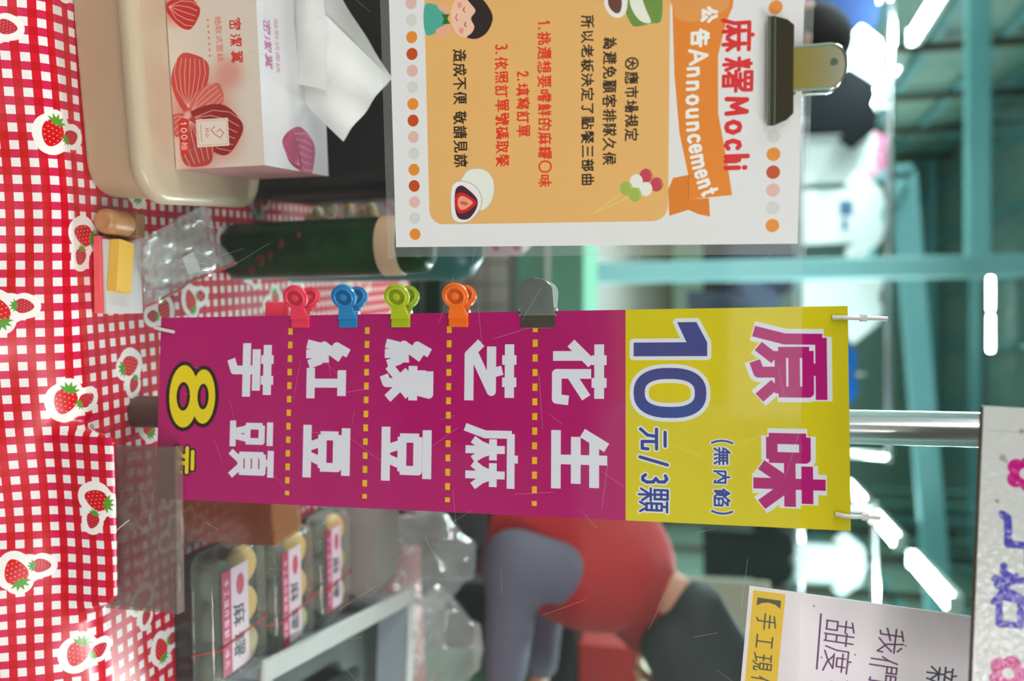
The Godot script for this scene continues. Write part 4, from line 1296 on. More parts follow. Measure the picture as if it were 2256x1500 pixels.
func notice_print() -> ImageTexture:
	var cv := Canvas.new(210, 297, 5.0, Color(0.90, 0.90, 0.90), GLYPH)
	var panel := Color(0.90, 0.70, 0.42)
	var orange := Color(0.90, 0.52, 0.15)
	var ink := Color(0.17, 0.11, 0.08)
	var red := Color(0.87, 0.20, 0.10)
	var pts := []
	for q in round_rect(176, 180, 11):
		pts.append(Vector2(105.0 + q.x, 179.2 + q.y))
	cv.poly(pts, panel)
	var dots := [Color(0.88, 0.72, 0.68), Color(0.83, 0.84, 0.82), Color(0.90, 0.55, 0.18), Color(0.76, 0.29, 0.09)]
	for i in 18:
		cv.oval(200.2 - i * 12.2, 281.2 - 0.12 * i, 4.4, 4.4, dots[(34 - i) % 4])
		cv.oval(197.2 - i * 12.25, 17.2 + 0.1 * i, 4.6, 4.6, dots[(34 - i) % 4])
	# ribbon, its tails and its knots
	for sgn in [1.0, -1.0]:
		var tl := []
		for q in v2([162.6, 86.0, 170.7, 89.3, 189.3, 88.4, 185.3, 74.8, 188.5, 68.0, 190.3, 59.9, 177.4, 60.8, 177.8, 75.0, 160.8, 75.2]):
			tl.append(Vector2(105.0 + sgn * (q.x - 105.0), q.y))
		cv.poly(tl, Color(0.87, 0.49, 0.13))
	var rib := v2([39.2, 87.8, 91.6, 85.7, 131.7, 81.8, 161.5, 75.2, 177.8, 75.0, 175.6, 44.9, 152.7, 48.7, 119.3, 55.3, 80.0, 56.1, 57.0, 50.8, 48.3, 46.8, 34.0, 45.5, 31.0, 75.0])
	cv.poly(rib, orange)
	cv.path(v2([161.5, 75.2, 177.8, 75.0]), 0.5, Color(0.72, 0.38, 0.10))
	cv.path(v2([161.2, 62.5, 161.5, 75.0]), 0.5, Color(0.72, 0.38, 0.10))
	cv.smooth(v2([31, 88.5, 47, 87, 53.7, 83.6, 56, 72, 50, 52, 40, 48, 31, 50]), Color(0.89, 0.60, 0.30))
	# words
	var w := Color(0.95, 0.95, 0.94)
	cv.glyph("公", 46.0, 56.0, 58.0, 69.0, 2.3, w)
	cv.glyph("告", 60.5, 61.5, 74.0, 75.5, 2.3, w)
	for l in [["A", 79.6, 76.6, 12.5, -0.08], ["n", 90.0, 77.9, 9.2, -0.02], ["n", 99.4, 78.2, 9.2, 0.0], ["o", 109.0, 78.3, 9.2, 0.0], ["u", 118.2, 78.2, 9.2, -0.02], ["n", 127.2, 77.8, 9.0, -0.06], ["c", 135.2, 77.0, 8.2, -0.1], ["e", 142.3, 75.8, 8.0, -0.16], ["m", 151.3, 74.1, 11.5, -0.2], ["e", 159.8, 71.8, 7.6, -0.26], ["n", 166.6, 69.7, 7.8, -0.3], ["t", 172.6, 67.2, 6.0, -0.32]]:
		cv.glyph(l[0], l[1] - l[3] * 0.5, l[2] - 14.5, l[1] + l[3] * 0.5, l[2], 2.3, w, false, l[4])
	var crimson := Color(0.85, 0.10, 0.13)
	cv.glyph("麻", 54.8, 31.5, 78.8, 54.5, 2.7, crimson)
	cv.glyph("糬", 80.8, 31.0, 105.8, 54.0, 2.4, crimson)
	for l in [["M", 107.0, 122.0, 34.0], ["o", 122.6, 135.0, 33.0], ["c", 135.6, 145.5, 33.0], ["h", 146.5, 154.5, 33.0], ["i", 154.0, 159.4, 33.0]]:
		cv.glyph(l[0], l[1], l[3], l[2], 51.6, 3.2, crimson)
	cv.line("因應市場規定", 77.0, 110.4, 136.3, 120.8, 1.05, ink)
	cv.line("為避免顧客排隊久候", 61.8, 126.0, 152.4, 136.6, 1.05, ink)
	cv.line("所以老板決定了點餐三部曲", 46.2, 142.2, 167.2, 152.2, 1.05, ink)
	cv.glyph("1", 47.6, 173.8, 52.4, 183.6, 1.25, red)
	cv.glyph(".", 51.5, 173.8, 56.0, 183.6, 1.5, red)
	cv.line("挑選想要嚐鮮的麻糬〇味", 55.6, 173.4, 167.2, 184.2, 1.1, red)
	cv.glyph("2", 82.4, 190.0, 87.6, 199.6, 1.25, red)
	cv.glyph(".", 86.8, 190.0, 91.0, 199.6, 1.5, red)
	cv.line("填寫訂單", 91.0, 189.6, 130.6, 200.2, 1.1, red)
	cv.glyph("3", 62.4, 205.4, 67.6, 215.8, 1.25, red)
	cv.glyph(".", 66.8, 205.4, 71.0, 215.8, 1.5, red)
	cv.line("依照訂單號碼取餐", 71.4, 205.4, 151.6, 216.4, 1.1, red)
	cv.line("造成不便", 63.9, 237.2, 104.8, 248.3, 1.1, ink)
	cv.line("敬請見諒", 108.9, 237.8, 150.8, 249.0, 1.1, ink)
	# pictures: filled rice cakes, skewers, a rice cake in a leaf, a boy
	cv.smooth(v2([155.8, 241.1, 152.0, 235.5, 152.3, 226.0, 158.4, 219.0, 168.0, 217.6, 178.0, 220.6, 183.4, 228.5, 180, 240, 168, 246]), Color(0.78, 0.77, 0.70))
	cv.smooth(v2([156.2, 240.6, 152.6, 235.3, 152.9, 226.4, 158.7, 219.6, 168.0, 218.2, 177.6, 221.1, 182.8, 228.5, 179.6, 239.6, 168, 245.4]), Color(0.91, 0.92, 0.88))
	cv.smooth(v2([169.2, 251.9, 161.8, 248.8, 160.8, 241.2, 165.0, 232.0, 174.0, 227.3, 182.9, 229.2, 190.9, 237.1, 192.2, 246.3, 186.9, 251.8]), Color(0.72, 0.68, 0.64))
	cv.smooth(v2([169.2, 251.4, 162.3, 248.5, 161.4, 241.2, 165.4, 232.5, 174.0, 227.9, 182.6, 229.8, 190.3, 237.2, 191.6, 246.1, 186.6, 251.2]), Color(0.93, 0.92, 0.91))
	cv.smooth(v2([167.9, 248.1, 164.3, 244.3, 165.9, 239.7, 173.9, 231.5, 181.1, 231.6, 188.3, 237.0, 189.7, 242.4, 187.4, 246.9, 179.4, 248.8]), Color(0.28, 0.12, 0.20))
	cv.smooth(v2([172.6, 248.2, 169.4, 245.4, 170.6, 239.8, 176.6, 231.6, 180.6, 234.4, 184.2, 240.0, 184.8, 245.4, 179.4, 248.6]), Color(0.80, 0.12, 0.10))
	cv.smooth(v2([174.0, 246.0, 172.0, 243.5, 173.2, 239.5, 176.9, 234.6, 180.0, 237.6, 182.2, 241.5, 181.8, 244.8, 178.2, 246.4]), Color(0.94, 0.62, 0.50))
	cv.oval(177.4, 241.6, 1.4, 3.2, Color(0.85, 0.36, 0.30), 0.2)
	for st in [[186.5, 142.8, 156.9, 99.1], [186.5, 142.0, 163.6, 90.8]]:
		cv.seg(Vector2(st[0], st[1]), Vector2(st[2], st[3]), 0.9, Color(0.90, 0.79, 0.42))
	for q in [[160.6, 105.2, Color(0.76, 0.24, 0.32)], [166.9, 97.6, Color(0.76, 0.24, 0.32)], [164.3, 112.0, Color(0.91, 0.92, 0.88)], [170.0, 105.2, Color(0.91, 0.92, 0.88)], [169.3, 119.3, Color(0.63, 0.72, 0.30)], [173.8, 113.0, Color(0.63, 0.72, 0.30)]]:
		cv.oval(q[0], q[1], 5.0, 4.6, q[2])
		cv.path([Vector2(q[0] - 3.2, q[1] - 2.4), Vector2(q[0] - 1.0, q[1] - 3.7), Vector2(q[0] + 1.6, q[1] - 3.5)], 0.4, q[2].lightened(0.4))
	cv.smooth(v2([27.0, 118.0, 37.2, 121.0, 45.0, 120.4, 53.0, 117.2, 56.8, 113.1, 55.4, 102.3, 53.9, 95.4, 38.7, 94.5, 26.0, 97.0]), Color(0.42, 0.57, 0.24))
	cv.smooth(v2([27.0, 112.0, 37.3, 117.3, 46.6, 114.8, 53.6, 109.0, 54.6, 102.3, 45.7, 105.8, 37.8, 108.2, 28.0, 106.0]), Color(0.92, 0.93, 0.88))
	cv.smooth(v2([26.0, 130.0, 36.1, 134.8, 42.7, 134.3, 48.8, 129.5, 49.9, 124.0, 46.3, 119.8, 37.2, 118.5, 27.0, 119.5]), Color(0.93, 0.92, 0.90))
	cv.smooth(v2([27.0, 129.0, 36.3, 132.4, 42.2, 131.6, 46.6, 127.5, 46.0, 124.0, 40.8, 122.8, 36.8, 123.2, 28.0, 124.0]), Color(0.40, 0.24, 0.19))
	cv.smooth(v2([31.5, 268.8, 33.5, 257.0, 38.5, 253.6, 46.1, 253.8, 51.0, 258.9, 52.2, 268.8]), Color(0.30, 0.67, 0.60))
	cv.smooth(v2([30.2, 258.8, 33.5, 251.1, 37.0, 248.6, 38.6, 250.6, 35.6, 257.6]), Color(0.91, 0.68, 0.55))
	cv.smooth(v2([50.2, 260.8, 47.2, 254.3, 47.0, 248.6, 52.8, 250.6, 55.2, 257.5]), Color(0.91, 0.68, 0.55))
	cv.smooth(v2([28.5, 243.0, 29.0, 233.1, 38.1, 228.0, 47.6, 228.4, 54.6, 232.0, 56.4, 238.4, 53.6, 244.3, 46.6, 248.0, 41.0, 248.8, 33.2, 247.3]), Color(0.95, 0.77, 0.66))
	cv.smooth(v2([27.6, 237.1, 29.0, 226.4, 37.6, 219.1, 45.2, 217.0, 54.0, 221.5, 58.0, 229.2, 56.6, 236.8, 53.6, 233.0, 49.2, 231.0, 43.3, 233.4, 38.1, 229.9, 32.1, 234.2]), Color(0.16, 0.11, 0.10))
	for q in [[36.8, 238.2], [47.4, 237.4]]:
		cv.path([Vector2(q[0] - 1.7, q[1]), Vector2(q[0], q[1] + 1.0), Vector2(q[0] + 1.7, q[1])], 0.5, ink)
	cv.path(v2([39.6, 244.0, 42.0, 245.2, 44.6, 243.8]), 0.6, Color(0.75, 0.25, 0.22))
	cv.oval(33.4, 242.0, 2.3, 1.8, Color(0.93, 0.60, 0.55))
	cv.oval(51.6, 241.0, 2.3, 1.8, Color(0.93, 0.60, 0.55))
	cv.poly(v2([39.0, 255.9, 39.2, 249.9, 42.4, 251.6, 46.0, 249.6, 46.2, 255.7, 42.4, 254.2]), Color(0.16, 0.42, 0.16))
	return cv.texture()

func notice() -> void:
	# an A4 print in a clear pouch, hung a little askew on the sheet's upper edge
	var turn := Basis(Vector3(0, 0, 1), deg_to_rad(-0.95))
	var o := thing("announcement_notice", "orange and white announcement print in a clear pouch under a large clip", "notice", acr_xf(0.2114, 1.0436, 0.004) * Transform3D(turn, Vector3.ZERO))
	var b := MB.new()
	b.quad(Vector3(-0.210, 0.297, 0.0), Vector3(0, 0.297, 0.0), Vector3(0, 0, 0.0), Vector3(-0.210, 0, 0.0), Vector3(0, 0, 1))
	var m := printed(notice_print(), 0.5)
	m.clearcoat_enabled = true
	m.clearcoat = 0.6
	m.clearcoat_roughness = 0.16
	part(o, "printed_sheet", b, m)
	b = MB.new()
	b.box(Vector3(-0.105, 0.1485, -0.0004), Vector3(0.2098, 0.2968, 0.0006))
	part(o, "paper_back", b, M.white)
	for e in [[-0.1035, -0.0035, 0.225, 0.0070], [-0.1035, 0.3002, 0.225, 0.0064]]:
		b = MB.new()
		b.box(Vector3(e[0], e[1], -0.0002), Vector3(e[2], e[3], 0.0006), 0.0001)
		part(o, "pouch_rim", b, M.film)
	for e in [[0.0038, 0.0074], [-0.2140, 0.0080]]:
		b = MB.new()
		b.box(Vector3(e[0], 0.1485, -0.0002), Vector3(e[1], 0.2966, 0.0006), 0.0001)
		part(o, "pouch_rim", b, M.film)
	# the chrome clip that holds it
	o = thing("bulldog_clip", "large chrome bulldog clip holding the announcement notice on the acrylic screen", "clip", acr_xf(0.0990, 1.3200, 0.006))
	for side in [1.0, -1.0]:
		var tilt := Basis(Vector3.RIGHT, 0.17 * side)
		var z0 := 0.001 if side > 0 else -0.013
		b = MB.new()
		b.xf = Transform3D(tilt, Vector3(0, 0, z0))
		b.extrude(PackedVector2Array(v2([-0.0362, 0.0, 0.0362, 0.0, 0.0362, 0.004, 0.033, 0.0125, 0.029, 0.0168, -0.029, 0.0168, -0.033, 0.0125, -0.0362, 0.004])), -0.0004, 0.0004)
		b.tube([Vector3(-0.0362, 0.0008, 0.0004), Vector3(0.0362, 0.0008, 0.0004)], 0.0016, 10)
		b.tube([Vector3(-0.0362, 0.0045, 0.0004), Vector3(0.0362, 0.0045, 0.0004)], 0.0009, 8)
		part(o, "jaw", b, M.chrome)
		var csg := PackedVector2Array(v2([-0.0142, 0.0, -0.0142, 0.022]))
		for i in 9:
			var t := PI - PI * i / 8.0
			csg.append(Vector2(cos(t) * 0.0142, 0.024 + sin(t) * 0.0095))
		csg.append(Vector2(0.0142, 0.022))
		csg.append(Vector2(0.0142, 0.0))
		var hole := PackedVector2Array()
		for i in 12:
			hole.append(Vector2(-0.0025 + cos(TAU * i / 12) * 0.0026, 0.0255 + sin(TAU * i / 12) * 0.0026))
		# the outline with the hole joined to it by a slit
		var outl := PackedVector2Array()
		for q in csg:
			outl.append(q)
		b = MB.new()
		b.xf = Transform3D(Basis(Vector3.RIGHT, 0.07 * side), Vector3(0, 0.0162, z0 + 0.0044 * side))
		var left := Geometry2D.intersect_polygons(outl, PackedVector2Array(v2([-0.03, -0.01, -0.0025, -0.01, -0.0025, 0.05, -0.03, 0.05])))
		var right := Geometry2D.intersect_polygons(outl, PackedVector2Array(v2([-0.0025, -0.01, 0.03, -0.01, 0.03, 0.05, -0.0025, 0.05])))
		for half in left + right:
			for q in Geometry2D.clip_polygons(half, hole):
				b.extrude(q, -0.0004, 0.0004)
		var lip := []
		for q in csg:
			lip.append(Vector3(q.x, q.y, 0.0006))
		b.tube(lip, 0.0009, 8)
		part(o, "handle", b, M.chrome)
	b = MB.new()
	b.tube([Vector3(-0.016, 0.0175, -0.006), Vector3(0.016, 0.0175, -0.006)], 0.0042, 14)
	part(o, "spring", b, M.chrome)

func right_boards() -> void:
	# the handwritten sheet behind the screen
	var cv := Canvas.new(110, 175, 5.0, Color(0.91, 0.88, 0.90), GLYPH)
	var purple := Color(0.36, 0.17, 0.36)
	cv.rect(2.5, 148.5, 110, 172.0, Color(0.90, 0.74, 0.12))
	var inkd := Color(0.30, 0.27, 0.20)
	cv.poly(v2([8.0, 151.5, 14.5, 151.5, 11.8, 155.0, 10.8, 160.0, 11.8, 165.0, 14.5, 168.5, 8.0, 168.5]), inkd)
	cv.glyph("手", 19.0, 152.5, 33.0, 168.5, 1.1, inkd)
	cv.glyph("工", 36.0, 153.0, 48.0, 168.0, 1.1, inkd)
	cv.glyph("現", 51.0, 152.5, 66.0, 168.5, 1.1, inkd)
	cv.glyph("作", 69.0, 152.5, 84.0, 168.5, 1.1, inkd)
	cv.glyph("甜", 16.0, 97.0, 36.5, 119.5, 1.2, purple)
	cv.glyph("度", 37.0, 97.5, 58.5, 118.0, 1.2, purple)
	cv.glyph("可", 62.0, 97.0, 80.0, 117.0, 1.2, purple)
	cv.seg(Vector2(14.0, 122.5), Vector2(57.0, 121.5), 1.3, purple)
	cv.glyph("我", 16.5, 63.0, 37.0, 82.5, 1.2, purple)
	cv.glyph("們", 38.5, 65.0, 60.0, 86.0, 1.2, purple)
	cv.glyph("新", 40.0, 26.0, 62.0, 47.0, 1.3, Color(0.13, 0.17, 0.27))
	for q in [[8.5, 128.0], [41.5, 96.0], [47.5, 119.0], [29.0, 62.5], [50.0, 100.0]]:
		cv.oval(q[0], q[1], 0.8, 0.7, Color(0.70, 0.50, 0.24))
	var b := MB.new()
	var turn := Basis(Vector3(0, 0, 1), deg_to_rad(-4.6))
	var o := thing("handwritten_sheet", "pale lilac sheet with purple handwriting and a yellow strip hung on the screen's corner", "sheet", acr_xf(0.4713, 1.3093, -0.006) * Transform3D(turn, Vector3.ZERO))
	b.quad(Vector3(0, 0.175, 0), Vector3(0.110, 0.175, 0), Vector3(0.110, 0, 0), Vector3(0, 0, 0), Vector3(0, 0, 1))
	var m := printed(cv.texture(), 0.45)
	m.clearcoat_enabled = true
	m.clearcoat = 0.7
	m.clearcoat_roughness = 0.14
	part(o, "written_face", b, m)
	b = MB.new()
	b.box(Vector3(0.055, 0.0875, -0.0006), Vector3(0.1098, 0.1748, 0.0010))
	part(o, "card_back", b, M.white)
	# the taped foam board above it
	cv = Canvas.new(260, 160, 5.0, Color(0.78, 0.79, 0.78), GLYPH)
	var blue := Color(0.28, 0.26, 0.66)
	var rose := Color(0.72, 0.03, 0.47)
	# y is measured down from the board's top edge, which is 160 mm above its lower one
	cv.path(v2([66.0, 147.0, 68.0, 144.0, 72.0, 143.5, 84.0, 143.0, 84.5, 128.0]), 4.6, blue)
	cv.path(v2([84.5, 143.0, 84.0, 132.0, 96.0, 131.5]), 4.0, blue)
	cv.path(v2([98.0, 145.0, 102.0, 144.5, 104.0, 141.0]), 4.4, blue)
	cv.path(v2([106.0, 149.5, 107.0, 140.0, 105.0, 130.0]), 4.2, blue)
	cv.path(v2([110.0, 148.0, 119.0, 130.0]), 4.2, blue)
	cv.path(v2([117.0, 147.0, 134.0, 146.0, 133.5, 134.0, 118.0, 134.5, 117.0, 147.0]), 4.2, blue)
	cv.path(v2([103.0, 138.0, 121.0, 150.0]), 3.2, blue)
	cv.path(v2([130.0, 130.0, 128.0, 118.0]), 4.2, blue)
	for c in [[40.0, 135.0], [164.0, 140.0]]:
		for i in 5:
			var t := TAU * i / 5.0 - PI / 2
			cv.oval(c[0] + cos(t) * 6.4, c[1] + sin(t) * 6.4, 5.0, 5.0, rose)
		cv.oval(c[0], c[1], 5.2, 5.2, rose)
		cv.oval(c[0], c[1], 3.4, 3.4, Color(0.80, 0.80, 0.78))
	for q in [[14.0, 138.0, 1.2], [31.0, 148.0, 1.6], [33.0, 146.0, 0.8], [58.0, 150.0, 1.0], [22.0, 120.0, 1.5]]:
		cv.soft(q[0], q[1], q[2] * 2.0, Color(0.45, 0.38, 0.30, 0.6), 0.9)
	cv.seg(Vector2(14.5, 158.0), Vector2(15.5, 100.0), 0.25, Color(0.55, 0.54, 0.50))
	var brd := thing("foam_board", "white foam board with blue lettering and magenta flowers wrapped in tape", "board", Transform3D(Basis(Vector3.UP, 0.0) * Basis(Vector3(0, 0, 1), deg_to_rad(-2.2)), Vector3(0.041, 1.4475, -0.60)))
	b = MB.new()
	b.quad(Vector3(0, 0.16, 0.0002), Vector3(0.26, 0.16, 0.0002), Vector3(0.26, 0, 0.0002), Vector3(0, 0, 0.0002), Vector3(0, 0, 1))
	m = printed(cv.texture(), 0.4)
	m.roughness = 0.2
	var nz := FastNoiseLite.new()
	nz.seed = 5
	nz.frequency = 0.06
	nz.fractal_octaves = 3
	var nt := NoiseTexture2D.new()
	nt.width = 512
	nt.height = 512
	nt.seamless = true
	nt.as_normal_map = true
	nt.bump_strength = 5.0
	nt.noise = nz
	m.normal_enabled = true
	m.normal_texture = nt
	m.normal_scale = 0.12
	part(brd, "lettered_face", b, m)
	b = MB.new()
	b.box(Vector3(0.13, 0.08, -0.0045), Vector3(0.26, 0.16, 0.0086), 0.0006)
	part(brd, "foam_core", b, grained(Color(0.30, 0.24, 0.21), Color(0.48, 0.42, 0.38), 40.0, 0.6))

# ------------------------------------------------------------------ things on the table
func petal(cv: Canvas, root: Vector2, dir: Vector2, length: float, width: float, c: Color, line: Color, n: int) -> void:
	var d := dir.normalized()
	var s := Vector2(-d.y, d.x)
	cv.smooth([root, root + d * length * 0.45 + s * width * 0.45, root + d * length * 0.85 + s * width * 0.5, root + d * length + s * width * 0.1, root + d * length * 0.97 - s * width * 0.3, root + d * length * 0.5 - s * width * 0.5], c)
	for i in n:
		var q := (i + 0.5) / n - 0.5
		cv.path([root + d * length * 0.12, root + d * length * 0.4 + s * width * q * 0.75, root + d * length * 0.7 + s * width * q * 1.0, root + d * length * 0.93 + s * width * q * 0.85], 0.55, line)

func tissue_front() -> ImageTexture:
	var cv := Canvas.new(230, 87, 5.0, Color(0.86, 0.80, 0.74), GLYPH)
	var pink := Color(0.83, 0.50, 0.45)
	cv.soft(183, 60, 46, Color(pink.r, pink.g, pink.b, 0.9), 0.7)
	cv.soft(205, 40, 30, Color(pink.r, pink.g, pink.b, 0.75), 0.8)
	cv.soft(150, 30, 22, Color(pink.r, pink.g, pink.b, 0.7), 0.8)
	cv.soft(222, 66, 26, Color(pink.r, pink.g, pink.b, 0.7), 0.8)
	cv.soft(88, 78, 26, Color(pink.r, pink.g, pink.b, 0.9), 0.7)
	var c := Vector2(183, 72)
	var line := Color(0.90, 0.72, 0.66)
	petal(cv, c, Vector2(-1, -0.12), 52, 36, Color(0.79, 0.25, 0.22), line, 7)
	petal(cv, c, Vector2(-0.55, -0.9), 40, 22, Color(0.82, 0.38, 0.34), line, 5)
	petal(cv, c, Vector2(0.42, -0.95), 54, 40, Color(0.58, 0.10, 0.09), line, 6)
	petal(cv, c, Vector2(0.95, -0.25), 46, 34, Color(0.70, 0.22, 0.20), line, 6)
	petal(cv, c, Vector2(0.5, 0.6), 22, 22, Color(0.78, 0.32, 0.28), line, 5)
	petal(cv, Vector2(88, 88), Vector2(0.35, -0.9), 34, 26, Color(0.74, 0.14, 0.12), line, 5)
	cv.soft(183, 72, 5, Color(0.90, 0.70, 0.64, 0.9), 0.6)
	var red := Color(0.80, 0.15, 0.12)
	cv.glyph("密", 104.0, 15.0, 115.0, 27.0, 1.1, red)
	cv.glyph("潔", 117.5, 15.0, 128.5, 27.0, 1.1, red)
	cv.glyph("翼", 131.0, 15.0, 142.5, 27.0, 1.1, red)
	cv.line("抽取式面紙", 101.0, 33.5, 140.0, 40.5, 0.6, Color(0.86, 0.42, 0.36))
	for i in 7:
		cv.oval(104.0 + i * 5.0, 47.0, 1.1, 0.9, Color(0.86, 0.45, 0.40))
	# the pill with the count, and the white tag with its little tree
	for q in [[190.0, 77.0, 212.0, 77.0]]:
		cv.seg(Vector2(q[0], q[1]), Vector2(q[2], q[3]), 9.5, Color(0.80, 0.13, 0.10))
	cv.glyph("1", 188.0, 73.6, 192.5, 80.4, 0.9, Color(0.95, 0.80, 0.74))
	cv.glyph("0", 193.5, 73.6, 198.5, 80.4, 0.9, Color(0.95, 0.80, 0.74))
	cv.glyph("0", 199.5, 73.6, 204.5, 80.4, 0.9, Color(0.95, 0.80, 0.74))
	cv.glyph("抽", 206.0, 73.6, 213.0, 80.6, 0.6, Color(0.95, 0.80, 0.74))
	cv.rect(187.5, 33.0, 211.5, 64.5, Color(0.90, 0.84, 0.78))
	var tl := Color(0.80, 0.48, 0.42)
	cv.path(v2([189.0, 34.5, 210.0, 34.5, 210.0, 63.0, 189.0, 63.0, 189.0, 34.5]), 0.3, tl)
	cv.path(v2([194.5, 46.5, 197.5, 50.0, 201.5, 46.0, 204.5, 41.5, 200.5, 38.0, 197.0, 41.0, 199.0, 44.5]), 0.9, tl)
	cv.glyph("M", 195.0, 52.0, 199.0, 56.0, 0.6, tl)
	cv.glyph("o", 199.5, 51.0, 203.5, 56.0, 0.6, tl)
	cv.seg(Vector2(192.0, 60.0), Vector2(207.0, 60.0), 0.6, tl)
	return cv.texture()

func tissue_top() -> ImageTexture:
	var cv := Canvas.new(230, 130, 3.0, Color(0.80, 0.80, 0.80), GLYPH)
	var mauve := Color(0.70, 0.48, 0.56)
	petal(cv, Vector2(206, 96), Vector2(0.1, -1), 66, 42, Color(0.66, 0.36, 0.46), Color(0.82, 0.68, 0.72), 6)
	petal(cv, Vector2(228, 60), Vector2(-0.6, 0.6), 40, 26, Color(0.62, 0.24, 0.36), Color(0.82, 0.68, 0.72), 5)
	cv.line("密潔翼", 102.0, 106.0, 146.0, 120.0, 1.2, Color(0.62, 0.32, 0.50))
	cv.line("抽取式面紙", 98.0, 92.0, 146.0, 100.0, 0.8, mauve)
	return cv.texture()

func left_goods() -> void:
	# the shallow food tub
	var o := thing("food_tub", "shallow beige translucent plastic tub with rounded corners under the tissue box", "tub", Transform3D(Basis(ALONG, Vector3.UP, OUT), Vector3(-0.297, TABLE + 0.001, -0.731)))
	var tubm := clear(Color(0.76, 0.66, 0.54), 0.80, 0.22)
	var b := MB.new()
	b.loft([ring(0.318, 0.178, 0.028, 0.0), ring(0.322, 0.182, 0.030, 0.004), ring(0.330, 0.188, 0.032, 0.048)])
	part(o, "body", b, mat(Color(0.74, 0.64, 0.52), 0.35))
	b = MB.new()
	b.loft([ring(0.332, 0.190, 0.033, 0.0485), ring(0.338, 0.196, 0.036, 0.0500), ring(0.339, 0.197, 0.036, 0.0560), ring(0.335, 0.193, 0.034, 0.0615), ring(0.322, 0.180, 0.030, 0.0640), ring(0.314, 0.172, 0.028, 0.0635)])
	part(o, "lid", b, mat(Color(0.78, 0.71, 0.60), 0.3))
	# tissues
	o = thing("tissue_box", "cardboard tissue box printed with red flowers on the beige tub", "tissue box", Transform3D(Basis(Vector3.UP, deg_to_rad(6.0)), Vector3(-0.2735, TABLE + 0.0655, -0.745)))
	var w := 0.230
	var d := 0.128
	var h := 0.087
	b = MB.new()
	b.quad(Vector3(-w / 2, h, d / 2), Vector3(w / 2, h, d / 2), Vector3(w / 2, 0, d / 2), Vector3(-w / 2, 0, d / 2), Vector3(0, 0, 1))
	part(o, "front_panel", b, printed(tissue_front(), 0.4))
	b = MB.new()
	b.quad(Vector3(-w / 2, h, -d / 2), Vector3(w / 2, h, -d / 2), Vector3(w / 2, h, d / 2), Vector3(-w / 2, h, d / 2), Vector3(0, 1, 0))
	part(o, "top_panel", b, printed(tissue_top(), 0.4))
	b = MB.new()
	b.box(Vector3(0, h / 2, -0.0003), Vector3(w - 0.0006, h - 0.0006, d - 0.0006), 0.0004)
	part(o, "carton", b, mat(Color(0.72, 0.52, 0.52), 0.45))
	# the pulled tissue: a limp sheet folded over, with thickness
	var tis := thing("paper_tissue", "white paper tissue pulled half out of the printed box", "tissue", Transform3D(Basis(Vector3.UP, deg_to_rad(6.0)), Vector3(-0.2735, TABLE + 0.1535, -0.768)))
	var leaf := func(corner: Array, bow: float) -> Callable:
		return func(u: float, t: float) -> Vector3:
			var p: Vector3 = (corner[0] as Vector3).lerp(corner[1], u).lerp((corner[3] as Vector3).lerp(corner[2], u), t)
			return p + Vector3(0, 0, bow * sin(u * PI) * sin(t * PI) + 0.0022 * sin(u * 13.0 + t * 4.0) * t)
	for q in [
		[[Vector3(-0.062, -0.005, 0.004), Vector3(0.044, -0.005, 0.002), Vector3(0.086, 0.040, 0.014), Vector3(0.030, 0.086, 0.004)], 0.010],
		[[Vector3(-0.090, -0.005, -0.002), Vector3(0.020, -0.005, -0.004), Vector3(0.030, 0.086, -0.002), Vector3(-0.062, 0.030, 0.0)], -0.008],
		[[Vector3(-0.10, -0.005, 0.010), Vector3(0.03, -0.005, 0.012), Vector3(0.040, 0.030, 0.022), Vector3(-0.085, 0.034, 0.026)], 0.008]]:
		b = MB.new()
		var f: Callable = leaf.call(q[0], q[1])
		b.grid(14, 14, f, Vector3(0, 0, 1))
		b.grid(14, 14, func(u: float, t: float) -> Vector3: return f.call(u, t) - Vector3(0, 0, 0.0012), Vector3(0, 0, -1))
		part(tis, "ply", b, mat(Color(0.90, 0.90, 0.89), 0.9))
	# black carrier bag behind
	o = thing("black_bag", "large black carrier bag standing behind the tissue box", "bag", at(-0.335, TABLE, -0.955, 0.10))
	b = MB.new()
	b.loft([ring(0.33, 0.10, 0.02, 0.0), ring(0.345, 0.115, 0.03, 0.05), ring(0.34, 0.11, 0.03, 0.17), ring(0.335, 0.075, 0.02, 0.29), ring(0.33, 0.03, 0.01, 0.34)])
	part(o, "body", b, mat(Color(0.045, 0.047, 0.052), 0.38))
	for sz in [-0.012, 0.012]:
		b = MB.new()
		var hp := []
		for i in 13:
			var t := PI * i / 12.0
			hp.append(Vector3(-cos(t) * 0.07, 0.325 + sin(t) * 0.09, sz))
		b.tube(hp, 0.005, 8)
		part(o, "handle", b, M.black)
	# sweets and a striped carton between bag and flask
	o = thing("sweets_bag", "clear bag of yellow sweets between the black bag and the green flask", "bag", at(-0.152, TABLE, -1.03))
	b = MB.new()
	b.loft([ring(0.05, 0.05, 0.012, 0.002), ring(0.064, 0.060, 0.02, 0.05), ring(0.056, 0.050, 0.02, 0.13), ring(0.06, 0.012, 0.004, 0.17)])
	part(o, "film", b, M.bag)
	var rng := RandomNumberGenerator.new()
	rng.seed = 4
	for i in 14:
		b = MB.new()
		b.ellipsoid(Vector3(rng.randf_range(-0.016, 0.016), 0.014 + 0.008 * i, rng.randf_range(-0.013, 0.013)), Vector3(0.011, 0.0075, 0.009), 12, 8)
		part(o, "sweet", b, mat(Color(0.82, 0.63, 0.14) if i % 3 else Color(0.75, 0.74, 0.55), 0.4))
	o = thing("striped_carton", "small pink striped carton behind the green flask", "carton", at(-0.165, TABLE, -1.16, 0.3))
	b = MB.new()
	b.box(Vector3(0, 0.14, 0), Vector3(0.09, 0.28, 0.06), 0.002)
